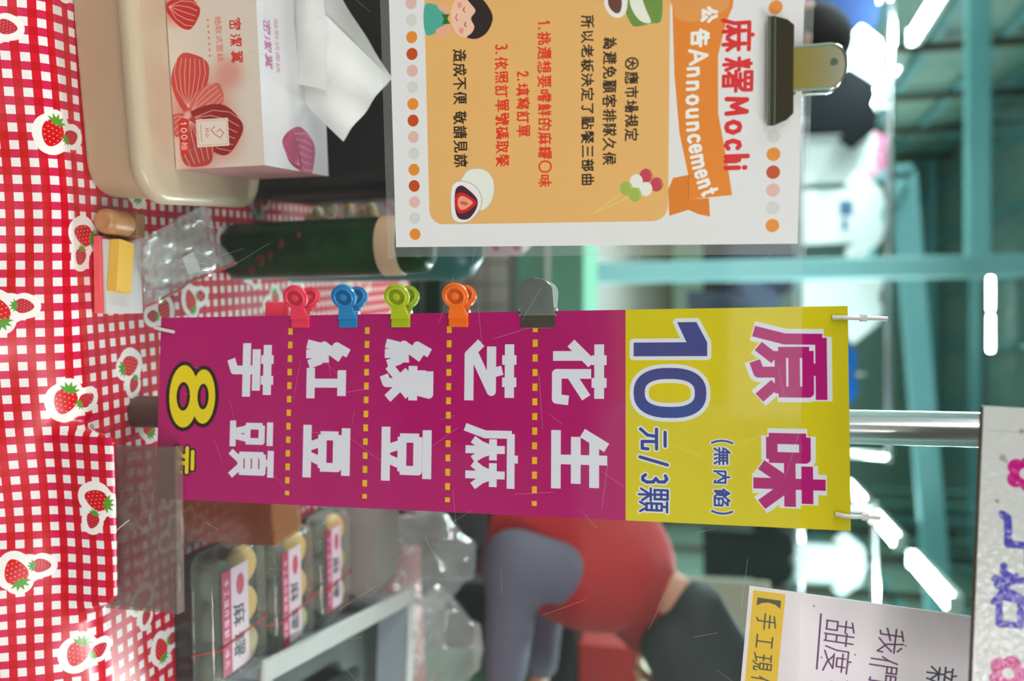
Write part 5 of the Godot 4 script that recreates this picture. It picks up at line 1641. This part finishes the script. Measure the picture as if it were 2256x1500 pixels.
	part(o, "body", b, mat(Color(0.72, 0.62, 0.66), 0.5))
	for i in 9:
		b = MB.new()
		b.xf = Transform3D(Basis(Vector3(0, 0, 1), 0.5), Vector3(0, 0.03 + i * 0.028, 0.0303))
		b.box(Vector3.ZERO, Vector3(0.085, 0.008, 0.0006))
		part(o, "stripe", b, mat(Color(0.66, 0.22, 0.42), 0.5))
	# green flask
	o = thing("vacuum_flask", "dark green upright flask with a cream neck band", "flask", Transform3D(Basis(Vector3(0, 0, 1), 0.012), Vector3(-0.1005, TABLE, -0.898)))
	var green := grained(Color(0.03, 0.13, 0.05), Color(0.05, 0.27, 0.09), 6.0, 0.32, 0.0, 0.012, 8)
	green.metallic_specular = 0.3
	b = MB.new()
	b.lathe([[0.027, 0.0], [0.0315, 0.003], [0.0320, 0.010], [0.0320, 0.176], [0.0312, 0.181]], 40)
	var flask_body := part(o, "body", b, green)
	b = MB.new()
	b.lathe([[0.0305, 0.181], [0.0325, 0.1825], [0.0325, 0.2035], [0.0305, 0.205]], 40)
	part(o, "neck_band", b, mat(Color(0.74, 0.62, 0.50), 0.5), "cream band")
	b = MB.new()
	b.lathe([[0.0300, 0.205], [0.0312, 0.207], [0.0312, 0.222], [0.0285, 0.231], [0.020, 0.237], [0.004, 0.239]], 40)
	part(o, "cap", b, green)
	for q in [[0.35, 0.050, 0.009], [0.25, 0.062, 0.006], [-0.1, 0.075, 0.006], [0.7, 0.035, 0.008], [-0.35, 0.095, 0.005]]:
		b = MB.new()
		b.ellipsoid(Vector3(sin(q[0]) * 0.0318, q[1], cos(q[0]) * 0.0318), Vector3(q[2], q[2] * 0.55, 0.0012), 10, 6)
		part(flask_body, "red_dab", b, mat(Color(0.38, 0.07, 0.06), 0.5), "dull red painted dab")
	# teal ball of the next lid, seen past the flask
	b = MB.new()
	b.lathe([[0.0, 0.0], [0.030, 0.0], [0.035, 0.01], [0.035, 0.225], [0.030, 0.245], [0.012, 0.258], [0.002, 0.26]], 28, Vector3.ZERO)
	solo("teal_bottle", b, mat(Color(0.08, 0.33, 0.32), 0.4), "teal bottle standing behind the green flask", "bottle", at(-0.108, TABLE, -1.02))
	# note pads and bags before the flask
	b = MB.new()
	b.box(Vector3(0, 0.0035, 0), Vector3(0.068, 0.007, 0.052), 0.0004)
	solo("pink_note_pad", b, mat(Color(0.95, 0.36, 0.38), 0.55), "pink sticky note pad lying flat behind the screen", "note pad", at(-0.0585, TABLE + 0.0015, -0.6925, 0.02))
	b = MB.new()
	b.box(Vector3(0, 0.0015, 0), Vector3(0.066, 0.003, 0.05), 0.0004)
	solo("white_note_pad", b, mat(Color(0.80, 0.79, 0.78), 0.6), "white note pad lying on the pink one", "note pad", at(-0.0575, TABLE + 0.0088, -0.694, 0.04))
	b = MB.new()
	b.box(Vector3(0, 0.005, 0), Vector3(0.046, 0.010, 0.020), 0.0004)
	solo("yellow_note_pad", b, mat(Color(0.90, 0.72, 0.26), 0.55), "yellow note block on top of the white pad", "note pad", at(-0.066, TABLE + 0.0122, -0.682, -0.10))
	o = thing("wooden_stamp", "round wooden stamp handle lying end-on beside the note pads", "stamp", at(-0.105, TABLE + 0.0125, -0.690))
	b = MB.new()
	b.xf = Transform3D(Basis(Vector3.RIGHT, PI / 2), Vector3.ZERO)
	b.lathe([[0.008, 0.026], [0.0105, 0.024], [0.0112, 0.019], [0.0112, -0.004], [0.009, -0.006]], 28)
	part(o, "handle", b, M.wood)
	b = MB.new()
	b.box(Vector3(0, 0.0, -0.012), Vector3(0.022, 0.022, 0.012), 0.001)
	part(o, "block", b, mat(Color(0.55, 0.40, 0.26), 0.5))
	var film := clear(Color(0.80, 0.82, 0.81), 0.34, 0.14)
	var sheets := [   # four corners of each limp bag, from its zip end
		["clear zip bag with a white label leaning on the note pads", [Vector3(-0.048, 0.772, -0.716), Vector3(-0.092, 0.775, -0.705), Vector3(-0.118, 0.795, -0.765), Vector3(-0.070, 0.802, -0.785)], true],
		["clear zip bag with a red zip line lying before the green flask", [Vector3(-0.030, 0.757, -0.730), Vector3(-0.078, 0.800, -0.812), Vector3(-0.133, 0.795, -0.772), Vector3(-0.090, 0.768, -0.700)], false]]
	for q in sheets:
		var cn: Array = q[1]
		var base: Vector3 = cn[0]
		o = thing("zip_bag", q[0], "zip bag", Transform3D(Basis(), base))
		var wav := func(u: float, t: float) -> Vector3: return (cn[0] as Vector3).lerp(cn[1], u).lerp((cn[3] as Vector3).lerp(cn[2], u), t) - base + Vector3(0, 0.003 * sin(u * 8.0 + t * 5.0) + 0.0018 * sin(u * 21.0 - t * 9.0), 0)
		b = MB.new()
		b.grid(18, 18, wav, Vector3(0, 1, 0))
		b.grid(18, 18, func(u: float, t: float) -> Vector3: return wav.call(u, t) - Vector3(0, 0.003, 0), Vector3(0, -1, 0))
		var skin := part(o, "film", b, film)
		b = MB.new()
		var zp := []
		for i in 13:
			zp.append(wav.call(i / 12.0, 0.04) + Vector3(0, 0.0008, 0))
		b.tube(zp, 0.0009, 6)
		part(o, "zip", b, M.film if q[2] else mat(Color(0.85, 0.22, 0.20), 0.5), "" if q[2] else "red zip line")
		b = MB.new()
		zp = []
		for i in 13:
			zp.append(wav.call(i / 12.0, 0.15) + Vector3(0, 0.0008, 0))
		b.tube(zp, 0.0006, 6)
		part(o, "zip_rib", b, M.film)
		if q[2]:
			b = MB.new()
			b.xf = Transform3D(Basis(Vector3.UP, 0.6) * Basis(Vector3.RIGHT, 0.35), wav.call(0.25, 0.62) + Vector3(0, 0.004, 0))
			b.box(Vector3.ZERO, Vector3(0.022, 0.0008, 0.014), 0.0002)
			part(skin, "label", b, M.white)

func label_print() -> ImageTexture:
	var cv := Canvas.new(104, 52, 6.0, Color(0.78, 0.70, 0.74), GLYPH)
	cv.rect(0, 34, 104, 52, Color(0.62, 0.05, 0.27))
	var ink := Color(0.16, 0.13, 0.17)
	cv.glyph("麻", 38, 7, 62, 31, 2.6, ink)
	cv.glyph("糬", 68, 7, 94, 31, 2.4, ink)
	cv.oval(20, 16, 11, 8, Color(0.70, 0.16, 0.30))
	for i in 9:
		cv.glyph(["手", "工", "現", "作", "新", "鮮", "三", "味", "元"][i], 8 + i * 10.0, 38, 16.5 + i * 10.0, 48, 0.9, Color(0.86, 0.66, 0.74))
	return cv.texture()

func right_goods() -> void:
	# clear stand before the foot of the sign
	var o := thing("clear_stand", "small clear acrylic price stand before the menu sign's foot", "stand", at(0.1665, TABLE, -0.684, 0.02))
	var smoke := clear(Color(0.50, 0.41, 0.39), 0.40, 0.06)
	var b := MB.new()
	b.box(Vector3(0, 0.0375, 0.0035), Vector3(0.146, 0.073, 0.0022), 0.0004)
	part(o, "front_plate", b, smoke)
	b = MB.new()
	b.box(Vector3(0, 0.0375, -0.0035), Vector3(0.146, 0.073, 0.0022), 0.0004)
	part(o, "rear_plate", b, smoke)
	b = MB.new()
	b.box(Vector3(0, 0.0752, 0), Vector3(0.147, 0.0022, 0.0094), 0.0004)
	part(o, "upper_edge", b, clear(Color(0.62, 0.54, 0.50), 0.3, 0.06))
	b = MB.new()
	var th := []
	for i in 9:
		th.append(Vector3(-0.008 + i * 0.004, 0.030 - 0.0022 * i - 0.010 * sin(i * 0.35), 0.0062))
	b.tube(th, 0.0005, 6)
	solo("plastic_thread", b, M.nylon, "thin white plastic thread before the clear stand", "thread", at(0.1665, TABLE, -0.6825, 0.02))
	# amber box
	o = thing("amber_box", "amber translucent box behind the foot of the menu sign", "box", at(0.160, TABLE + 0.001, -0.822, 0.12))
	var amber := clear(Color(0.50, 0.22, 0.05), 0.55, 0.10)
	for q in [[Vector3(0, 0.051, 0.026), Vector3(0.086, 0.100, 0.002)], [Vector3(0, 0.051, -0.026), Vector3(0.086, 0.100, 0.002)], [Vector3(-0.042, 0.051, 0), Vector3(0.002, 0.100, 0.050)], [Vector3(0.042, 0.051, 0), Vector3(0.002, 0.100, 0.050)], [Vector3(0, 0.001, 0), Vector3(0.086, 0.002, 0.050)]]:
		b = MB.new()
		b.box(q[0], q[1], 0.0004)
		part(o, "panel", b, amber)
	b = MB.new()
	b.box(Vector3(0, 0.103, 0), Vector3(0.088, 0.004, 0.056), 0.001)
	part(o, "lid", b, clear(Color(0.70, 0.42, 0.20), 0.4, 0.08))
	b = MB.new()
	b.box(Vector3(0, 0.046, 0), Vector3(0.078, 0.086, 0.044), 0.004)
	part(o, "filling", b, mat(Color(0.44, 0.20, 0.07), 0.6))
	# the packed boxes
	var tex := printed(label_print(), 0.45)
	var box0: Node3D = null
	var spots := [[0.288, -0.836, 0.150, 0.118, "nearest the clear stand"], [0.299, -0.958, 0.152, 0.108, "between two others"], [0.296, -1.072, 0.146, 0.100, "last before the plastic bags"]]
	for i in spots.size():
		var s: Array = spots[i]
		o = thing("packed_box", "clear box of rice cakes with magenta label, %s" % s[4], "box", at(s[0], TABLE + 0.001, s[1], 0.04), "labelled boxes in a row")
		var w: float = s[2]
		var d: float = s[3]
		b = MB.new()
		b.loft([ring(w - 0.016, d - 0.016, 0.012, 0.0), ring(w - 0.004, d - 0.004, 0.014, 0.022), ring(w, d, 0.014, 0.0225), ring(w, d, 0.014, 0.0245)])
		part(o, "tray", b, mat(Color(0.09, 0.10, 0.085), 0.35))
		b = MB.new()
		b.loft([ring(w, d, 0.014, 0.025), ring(w - 0.006, d - 0.006, 0.014, 0.026), ring(w - 0.012, d - 0.012, 0.014, 0.043), ring(w - 0.020, d - 0.020, 0.012, 0.0455)], false, true)
		var lid := part(o, "lid", b, M.tub)
		for k in 3:
			b = MB.new()
			b.ellipsoid(Vector3((k - 1) * w * 0.29, 0.030, -d * 0.19), Vector3(w * 0.145, 0.0125, d * 0.24), 16, 10)
			part(o, "rice_cake", b, mat(Color(0.80, 0.65, 0.30) if k != 2 else Color(0.72, 0.68, 0.50), 0.6))
			b = MB.new()
			b.ellipsoid(Vector3((k - 1) * w * 0.29, 0.030, d * 0.24), Vector3(w * 0.145, 0.0125, d * 0.20), 16, 10)
			part(o, "rice_cake", b, mat(Color(0.20, 0.22, 0.14), 0.6))
		b = MB.new()
		b.quad(Vector3(-w * 0.36, 0.0463, -d * 0.10), Vector3(w * 0.36, 0.0463, -d * 0.10), Vector3(w * 0.36, 0.0463, d * 0.33), Vector3(-w * 0.36, 0.0463, d * 0.33), Vector3(0, 1, 0))
		part(lid, "label", b, tex, "magenta and lilac label")
		b = MB.new()
		b.tube([Vector3(w * 0.16, 0.024, d * 0.505), Vector3(w * 0.15, 0.0475, d * 0.40), Vector3(w * 0.12, 0.0475, -d * 0.40), Vector3(w * 0.11, 0.024, -d * 0.505)], 0.0009, 6)
		part(o, "rubber_band", b, mat(Color(0.68, 0.07, 0.10), 0.6), "red rubber band")
	# white open crate to the right of them
	o = thing("white_crate", "open white plastic crate beside the labelled boxes", "crate", at(0.570, TABLE + 0.001, -1.075, -0.10))
	var wall := mat(Color(0.56, 0.61, 0.64), 0.5)
	for q in [[Vector3(-0.185, 0.028, 0), Vector3(0.012, 0.056, 0.46)], [Vector3(0.185, 0.028, 0), Vector3(0.012, 0.056, 0.46)]]:
		b = MB.new()
		b.box(q[0], q[1], 0.002)
		part(o, "side_wall", b, wall)
	for sz in [-0.224, 0.224]:
		b = MB.new()
		b.box(Vector3(0, 0.028, sz), Vector3(0.358, 0.056, 0.012), 0.002)
		part(o, "end_wall", b, wall)
	b = MB.new()
	b.box(Vector3(0, 0.004, 0), Vector3(0.358, 0.008, 0.436), 0.001)
	part(o, "bottom", b, mat(Color(0.16, 0.20, 0.17), 0.6))
	for q in [[Vector3(-0.190, 0.0575, 0), Vector3(0.026, 0.006, 0.48)], [Vector3(0.190, 0.0575, 0), Vector3(0.026, 0.006, 0.48)], [Vector3(0, 0.0575, -0.228), Vector3(0.354, 0.006, 0.024)], [Vector3(0, 0.0575, 0.228), Vector3(0.354, 0.006, 0.024)]]:
		b = MB.new()
		b.box(q[0], q[1], 0.002)
		part(o, "rim", b, mat(Color(0.70, 0.71, 0.69), 0.5))
	b = MB.new()
	b.loft([ring(0.20, 0.26, 0.03, 0.0), ring(0.22, 0.28, 0.04, 0.02), ring(0.18, 0.22, 0.05, 0.036)])
	solo("dark_bundle", b, mat(Color(0.10, 0.14, 0.115), 0.7), "dark green leaf bundle lying in the white crate", "bundle", at(0.562, TABLE + 0.010, -1.05, -0.1))
	# thin plastic bags behind
	var rng := RandomNumberGenerator.new()
	rng.seed = 21
	for q in [[0.345, -1.335, 0.13, 0.155, "crumpled clear plastic bag standing between the boxes and the vendor", 0.0], [0.50, -1.385, 0.15, 0.15, "crumpled clear plastic bag behind the far rim of the white crate", 0.4], [0.190, -1.23, 0.10, 0.205, "pale grey bag of goods behind the menu sign's lower edge", -0.3]]:
		var nz := FastNoiseLite.new()
		nz.seed = int(q[0] * 100.0)
		nz.frequency = 9.0
		b = MB.new()
		var rings := []
		var hh: float = q[3]
		for i in 15:
			var t := i / 14.0
			var rr: float = q[2] * 0.5 * (0.9 + 0.25 * sin(t * 3.0)) * (1.0 - 0.45 * smoothstep(0.7, 1.0, t))
			var r := PackedVector3Array()
			for j in 30:
				var a := TAU * j / 30.0
				var k := 1.0 + 0.42 * nz.get_noise_3d(cos(a) * 0.10, t * 0.22, sin(a) * 0.10)
				r.append(Vector3(cos(a) * rr * k, t * hh, sin(a) * rr * 0.7 * k))
			rings.append(r)
		b.loft(rings)
		solo("plastic_bag", b, M.bag if q[5] >= 0.0 else clear(Color(0.72, 0.73, 0.70), 0.62, 0.2), q[4], "plastic bag", at(q[0], TABLE, q[1], q[5]))
	b = MB.new()
	b.box(Vector3(0, 0.075, 0), Vector3(0.10, 0.15, 0.05), 0.012)
	solo("black_pouch", b, mat(Color(0.05, 0.07, 0.09), 0.5), "black pouch standing behind the clear plastic bags", "pouch", at(0.30, TABLE + 0.001, -1.430, 0.2))
	# the low shelf the vendor works at
	b = MB.new()
	b.loft([ring(0.135, 0.12, 0.02, 0.0), ring(0.145, 0.13, 0.03, 0.02), ring(0.140, 0.125, 0.03, 0.055), ring(0.11, 0.09, 0.03, 0.068)])
	solo("paper_parcel", b, mat(Color(0.44, 0.41, 0.39), 0.8), "grey-brown wrapped parcel behind the last labelled box", "parcel", at(0.292, TABLE + 0.001, -1.195, 0.05))
	o = thing("mint_tub", "mint green plastic tub before the bent vendor", "tub", at(0.80, 0.654, -1.80))
	b = MB.new()
	b.loft([ring(0.22, 0.18, 0.03, 0.0), ring(0.27, 0.22, 0.04, 0.21), ring(0.27, 0.22, 0.04, 0.21), ring(0.28, 0.23, 0.04, 0.213), ring(0.28, 0.23, 0.04, 0.222), ring(0.26, 0.21, 0.04, 0.222)])
	part(o, "body", b, mat(Color(0.40, 0.62, 0.48), 0.5))
	o = thing("work_bench", "low grey bench under the mint tub", "bench", at(0.98, 0, -1.80))
	b = MB.new()
	b.box(Vector3(0, 0.639, 0), Vector3(0.8, 0.028, 0.36), 0.004)
	part(o, "bench_top", b, mat(Color(0.46, 0.47, 0.46), 0.5))
	for sx in [-0.36, 0.36]:
		for sz in [-0.14, 0.14]:
			b = MB.new()
			b.box(Vector3(sx, 0.312, sz), Vector3(0.04, 0.625, 0.04), 0.003)
			part(o, "leg", b, M.painted_steel)
	o = thing("cupboard", "dark open cupboard holding cartons behind the vendor's hands", "cupboard", at(0.95, 0, -2.25))
	b = MB.new()
	b.box(Vector3(0, 0.475, 0), Vector3(0.72, 0.95, 0.40), 0.004)
	part(o, "body", b, mat(Color(0.05, 0.055, 0.055), 0.6))
	for sx in [-0.18, 0.18]:
		b = MB.new()
		b.box(Vector3(sx, 0.48, 0.203), Vector3(0.34, 0.86, 0.012), 0.003)
		var dr := part(o, "door", b, mat(Color(0.07, 0.075, 0.075), 0.55))
		b = MB.new()
		b.box(Vector3(sx * 0.2, 0.55, 0.216), Vector3(0.012, 0.09, 0.014), 0.002)
		part(dr, "handle", b, M.steel)
	o = thing("red_carton", "red carton with a beige lid standing on the dark cupboard", "carton", at(0.80, 0.951, -2.2, 0.1))
	b = MB.new()
	b.box(Vector3(0, 0.07, 0), Vector3(0.16, 0.14, 0.2), 0.003)
	part(o, "body", b, mat(Color(0.72, 0.06, 0.09), 0.5))
	b = MB.new()
	b.box(Vector3(0, 0.147, 0), Vector3(0.17, 0.014, 0.21), 0.003)
	part(o, "lid", b, mat(Color(0.76, 0.68, 0.55), 0.6))
	o = thing("cream_panel", "cream display panel standing behind the vendor's head", "panel", at(1.20, 0, -3.0, -0.1))
	b = MB.new()
	b.box(Vector3(0, 0.72, 0), Vector3(0.8, 1.44, 0.03), 0.004)
	part(o, "board", b, mat(Color(0.78, 0.74, 0.66), 0.6))
	b = MB.new()
	b.box(Vector3(0, 0.02, 0), Vector3(0.8, 0.04, 0.3), 0.004)
	part(o, "foot", b, M.painted_steel)

# ------------------------------------------------------------------ people
func V(x: float, y: float, z: float) -> Vector3:
	return Vector3(x, y, z)

func hand(b: MB, wrist: Vector3, fwd: Vector3, palm: Vector3, thumb_side: float) -> void:
	var f := fwd.normalized()
	var s := f.cross(palm).normalized() * thumb_side
	var p := s.cross(f).normalized() * thumb_side
	var bones := [[wrist - f * 0.03, wrist + f * 0.02, 0.024, 0.026]]
	for i in 4:
		var off := s * (0.027 - i * 0.018)
		var k := wrist + f * 0.075 + off
		bones.append([wrist + f * 0.02 + off * 0.6, k, 0.018, 0.0125])
		var l: float = [0.040, 0.045, 0.041, 0.032][i]
		var m := k + (f * 0.86 + p * 0.42).normalized() * l
		bones.append([k, m, 0.0098, 0.0088])
		bones.append([m, m + (f * 0.4 + p * 0.85).normalized() * l * 0.8, 0.0088, 0.0074])
	var t0 := wrist + f * 0.03 + s * 0.028
	var t1 := t0 + (f * 0.7 + s * 0.6 + p * 0.3).normalized() * 0.038
	bones.append([wrist + f * 0.012 + s * 0.012, t0, 0.018, 0.013])
	bones.append([t0, t1, 0.0125, 0.0100])
	bones.append([t1, t1 + (f * 0.85 + p * 0.5).normalized() * 0.028, 0.0100, 0.0082])
	b.blend(bones, 0.004, 0.006)

func face(b: MB, c: Vector3, fwd: Vector3, up: Vector3, r: float) -> void:
	var f := fwd.normalized()
	var u := (up - f * up.dot(f)).normalized()
	var s := f.cross(u)
	var k := r / 0.095
	var bones := [
		[c + u * 0.03 * k, c - f * 0.015 * k + u * 0.025 * k, 0.082 * k, 0.086 * k],
		[c + f * 0.018 * k - u * 0.035 * k, c + f * 0.03 * k - u * 0.075 * k, 0.062 * k, 0.040 * k],
		[c - u * 0.05 * k - f * 0.02 * k, c - u * 0.13 * k - f * 0.035 * k, 0.050 * k, 0.052 * k],
		[c + f * 0.088 * k + u * 0.004 * k, c + f * 0.106 * k - u * 0.026 * k, 0.008 * k, 0.013 * k],
		[c + f * 0.082 * k + u * 0.02 * k - s * 0.03 * k, c + f * 0.082 * k + u * 0.02 * k + s * 0.03 * k, 0.010 * k, 0.010 * k],
		[c + f * 0.080 * k - u * 0.058 * k - s * 0.014 * k, c + f * 0.080 * k - u * 0.058 * k + s * 0.014 * k, 0.009 * k, 0.009 * k]]
	for q in [-1.0, 1.0]:
		bones.append([c + s * q * 0.082 * k + u * 0.018 * k - f * 0.01 * k, c + s * q * 0.084 * k - u * 0.022 * k - f * 0.006 * k, 0.016 * k, 0.011 * k])
	b.blend(bones, 0.004, 0.012)

func eyes(o: Node, c: Vector3, fwd: Vector3, up: Vector3, r: float) -> void:
	var f := fwd.normalized()
	var u := (up - f * up.dot(f)).normalized()
	var s := f.cross(u)
	var k := r / 0.095
	for q in [-1.0, 1.0]:
		var b := MB.new()
		b.ellipsoid(c + f * 0.083 * k + u * 0.004 * k + s * q * 0.032 * k, Vector3.ONE * 0.0095 * k, 12, 8)
		part(o, "eye", b, mat(Color(0.10, 0.08, 0.07), 0.2))

func people() -> void:
	# the vendor, bent forward to the right
	var at0 := V(0.36, 0, -1.78)
	var o := thing("person", "person in a red vest over a grey long-sleeved shirt bending forward at the stall", "person", Transform3D(Basis(), at0))
	var neck := V(0.525, 1.110, -1.79) - at0
	var hc := V(0.635, 1.225, -1.76) - at0
	var hf := V(0.50, -0.85, -0.15)
	var hu := V(0.85, 0.50, 0.10)
	var sh_r := V(0.452, 1.075, -1.655) - at0
	var el_r := V(0.412, 0.915, -1.585) - at0
	var wr_r := V(0.632, 0.893, -1.600) - at0
	var sh_l := V(0.475, 1.085, -1.935) - at0
	var el_l := V(0.500, 0.890, -2.010) - at0
	var wr_l := V(0.720, 0.900, -1.880) - at0
	var hip := V(0.33, 0.80, -1.79) - at0
	var chest := V(0.435, 1.03, -1.79) - at0
	var b := MB.new()
	b.blend([[hip, chest, 0.12, 0.125], [chest, neck, 0.10, 0.05], [neck, hc, 0.048, 0.06], [sh_r, el_r, 0.044, 0.038], [el_r, wr_r, 0.036, 0.026], [sh_l, el_l, 0.044, 0.038], [el_l, wr_l, 0.036, 0.026],
		[V(0.32, 0.80, -1.70) - at0, V(0.36, 0.44, -1.70) - at0, 0.075, 0.052], [V(0.36, 0.44, -1.70) - at0, V(0.30, 0.09, -1.70) - at0, 0.050, 0.036],
		[V(0.32, 0.80, -1.88) - at0, V(0.37, 0.44, -1.88) - at0, 0.075, 0.052], [V(0.37, 0.44, -1.88) - at0, V(0.32, 0.09, -1.88) - at0, 0.050, 0.036]], 0.014, 0.03)
	face(b, hc, hf, hu, 0.092)
	hand(b, wr_r, V(0.9, -0.25, 0.05), V(0, -1, 0), 1.0)
	hand(b, wr_l, V(0.9, -0.2, 0.2), V(0, -1, 0), -1.0)
	part(o, "body", b, M.skin)
	eyes(o, hc, hf, hu, 0.092)
	var vest := mat(Color(0.62, 0.03, 0.08), 0.8)
	vest.rim_enabled = true
	vest.rim = 0.2
	b = MB.new()
	b.blend([[hip + V(0.02, 0.07, 0), chest, 0.150, 0.150], [chest, V(0.475, 1.09, -1.79) - at0, 0.145, 0.105], [V(0.458, 1.075, -1.70) - at0, V(0.47, 1.085, -1.88) - at0, 0.090, 0.090], [V(0.452, 1.07, -1.68) - at0, V(0.448, 1.03, -1.64) - at0, 0.078, 0.068], [hip + V(0.02, 0.06, -0.06), chest + V(0, 0, -0.06), 0.120, 0.120], [hip + V(0.02, 0.06, 0.06), chest + V(0, 0, 0.06), 0.120, 0.120]], 0.012, 0.04)
	part(o, "vest", b, vest, "red vest")
	b = MB.new()
	var grey := mat(Color(0.36, 0.36, 0.42), 0.85)
	b.blend([[sh_r.lerp(el_r, 0.42), el_r, 0.060, 0.056], [el_r, wr_r - V(0.02, 0, 0), 0.054, 0.041]], 0.008, 0.03)
	part(o, "sleeve", b, grey, "grey sleeve")
	b = MB.new()
	b.blend([[sh_l, el_l, 0.062, 0.055], [el_l, wr_l - V(0.02, 0, 0), 0.054, 0.041]], 0.010, 0.03)
	part(o, "sleeve", b, grey, "grey sleeve")
	b = MB.new()
	b.blend([[chest + V(0.05, 0.06, 0), neck + V(0.036, 0.040, 0), 0.095, 0.074]], 0.01, 0.02)
	part(o, "collar", b, mat(Color(0.52, 0.03, 0.07), 0.8))
	b = MB.new()
	b.blend([[hip - V(0, 0.05, 0.07), hip - V(0, 0.05, -0.07), 0.150, 0.150], [V(0.32, 0.80, -1.70) - at0, V(0.36, 0.44, -1.70) - at0, 0.100, 0.075], [V(0.36, 0.44, -1.70) - at0, V(0.30, 0.12, -1.70) - at0, 0.075, 0.060], [V(0.32, 0.80, -1.88) - at0, V(0.37, 0.44, -1.88) - at0, 0.100, 0.075], [V(0.37, 0.44, -1.88) - at0, V(0.32, 0.12, -1.88) - at0, 0.075, 0.060]], 0.014, 0.04)
	part(o, "trousers", b, M.black)
	for z in [-1.70, -1.88]:
		b = MB.new()
		b.blend([[V(0.29, 0.045, z) - at0, V(0.42, 0.035, z) - at0, 0.045, 0.034]], 0.01, 0.02)
		part(o, "shoe", b, M.black)
	b = MB.new()
	var hu_n := hu.normalized()
	var hf_n := hf.normalized()
	b.blend([[hc + hu_n * 0.045 - hf_n * 0.010, hc + hu_n * 0.030 - hf_n * 0.035, 0.086, 0.086], [hc - hf_n * 0.045 + hu_n * 0.01, hc - hf_n * 0.060 - hu_n * 0.080, 0.080, 0.064], [hc + V(0, 0.005, 0.034) + hu_n * 0.01, hc + V(0, -0.005, 0.036) - hu_n * 0.050, 0.074, 0.062]], 0.007, 0.02)
	part(o, "hair", b, mat(Color(0.17, 0.17, 0.19), 0.7), "short dark grey hair")
	# a customer with black hair, behind the notice
	at0 = V(-0.785, 0, -2.42)
	o = thing("person", "black-haired person standing behind the announcement notice", "person", Transform3D(Basis(), at0))
	hc = V(0, 1.485, 0)
	hf = V(0.55, -0.1, 0.85)
	hu = V(0, 1, 0)
	b = MB.new()
	b.blend([[V(0, 0.92, 0), V(0, 1.22, 0), 0.115, 0.13], [V(-0.10, 1.27, 0), V(0.10, 1.27, 0), 0.07, 0.07], [V(0, 1.28, 0), hc - V(0, 0.04, 0), 0.05, 0.05],
		[V(-0.17, 1.26, 0), V(-0.21, 0.98, 0.02), 0.045, 0.038], [V(-0.21, 0.98, 0.02), V(-0.19, 0.76, 0.08), 0.036, 0.026], [V(0.17, 1.26, 0), V(0.21, 0.98, 0.02), 0.045, 0.038], [V(0.21, 0.98, 0.02), V(0.19, 0.76, 0.08), 0.036, 0.026],
		[V(-0.08, 0.88, 0), V(-0.09, 0.46, 0.02), 0.078, 0.052], [V(-0.09, 0.46, 0.02), V(-0.09, 0.08, 0), 0.05, 0.036], [V(0.08, 0.88, 0), V(0.09, 0.46, 0.02), 0.078, 0.052], [V(0.09, 0.46, 0.02), V(0.09, 0.08, 0), 0.05, 0.036]], 0.014, 0.03)
	face(b, hc, hf, hu, 0.095)
	hand(b, V(-0.19, 0.75, 0.085), V(0.1, -1, 0.2), V(1, 0, 0), 1.0)
	hand(b, V(0.19, 0.75, 0.085), V(-0.1, -1, 0.2), V(-1, 0, 0), -1.0)
	part(o, "body", b, M.skin)
	eyes(o, hc, hf, hu, 0.095)
	b = MB.new()
	b.blend([[V(0, 0.90, 0), V(0, 1.22, 0), 0.14, 0.15], [V(-0.12, 1.26, 0), V(0.12, 1.26, 0), 0.085, 0.085], [V(-0.17, 1.26, 0), V(-0.21, 0.98, 0.02), 0.062, 0.055], [V(0.17, 1.26, 0), V(0.21, 0.98, 0.02), 0.062, 0.055]], 0.012, 0.03)
	part(o, "jacket", b, mat(Color(0.08, 0.10, 0.16), 0.8))
	b = MB.new()
	b.blend([[V(-0.06, 0.88, 0), V(0.06, 0.88, 0), 0.125, 0.125], [V(-0.08, 0.86, 0), V(-0.09, 0.10, 0), 0.095, 0.065], [V(0.08, 0.86, 0), V(0.09, 0.10, 0), 0.095, 0.065]], 0.014, 0.03)
	part(o, "trousers", b, mat(Color(0.10, 0.12, 0.18), 0.8))
	for sx in [-0.09, 0.09]:
		b = MB.new()
		b.blend([[V(sx, 0.045, -0.03), V(sx, 0.035, 0.11), 0.045, 0.034]], 0.01, 0.02)
		part(o, "shoe", b, M.black)
	b = MB.new()
	hf_n = hf.normalized()
	b.blend([[hc + V(0, 0.042, 0), hc + V(0, 0.030, 0) - hf_n * 0.03, 0.090, 0.092], [hc - hf_n * 0.05, hc - hf_n * 0.05 - V(0, 0.08, 0), 0.075, 0.055], [hc + hf_n * 0.035 + V(0, 0.052, 0), hc + hf_n * 0.03 + V(0, 0.05, 0), 0.064, 0.064]], 0.007, 0.02)
	part(o, "hair", b, mat(Color(0.015, 0.014, 0.015), 0.85), "black hair")

func _ready() -> void:
	camera_and_light()
	materials()
	hall()
	table_and_cloth()
	acrylic_sheet()
	hanging_sign()
	notice()
	right_boards()
	left_goods()
	right_goods()
	people()
	counter_opposite()
	clothes()
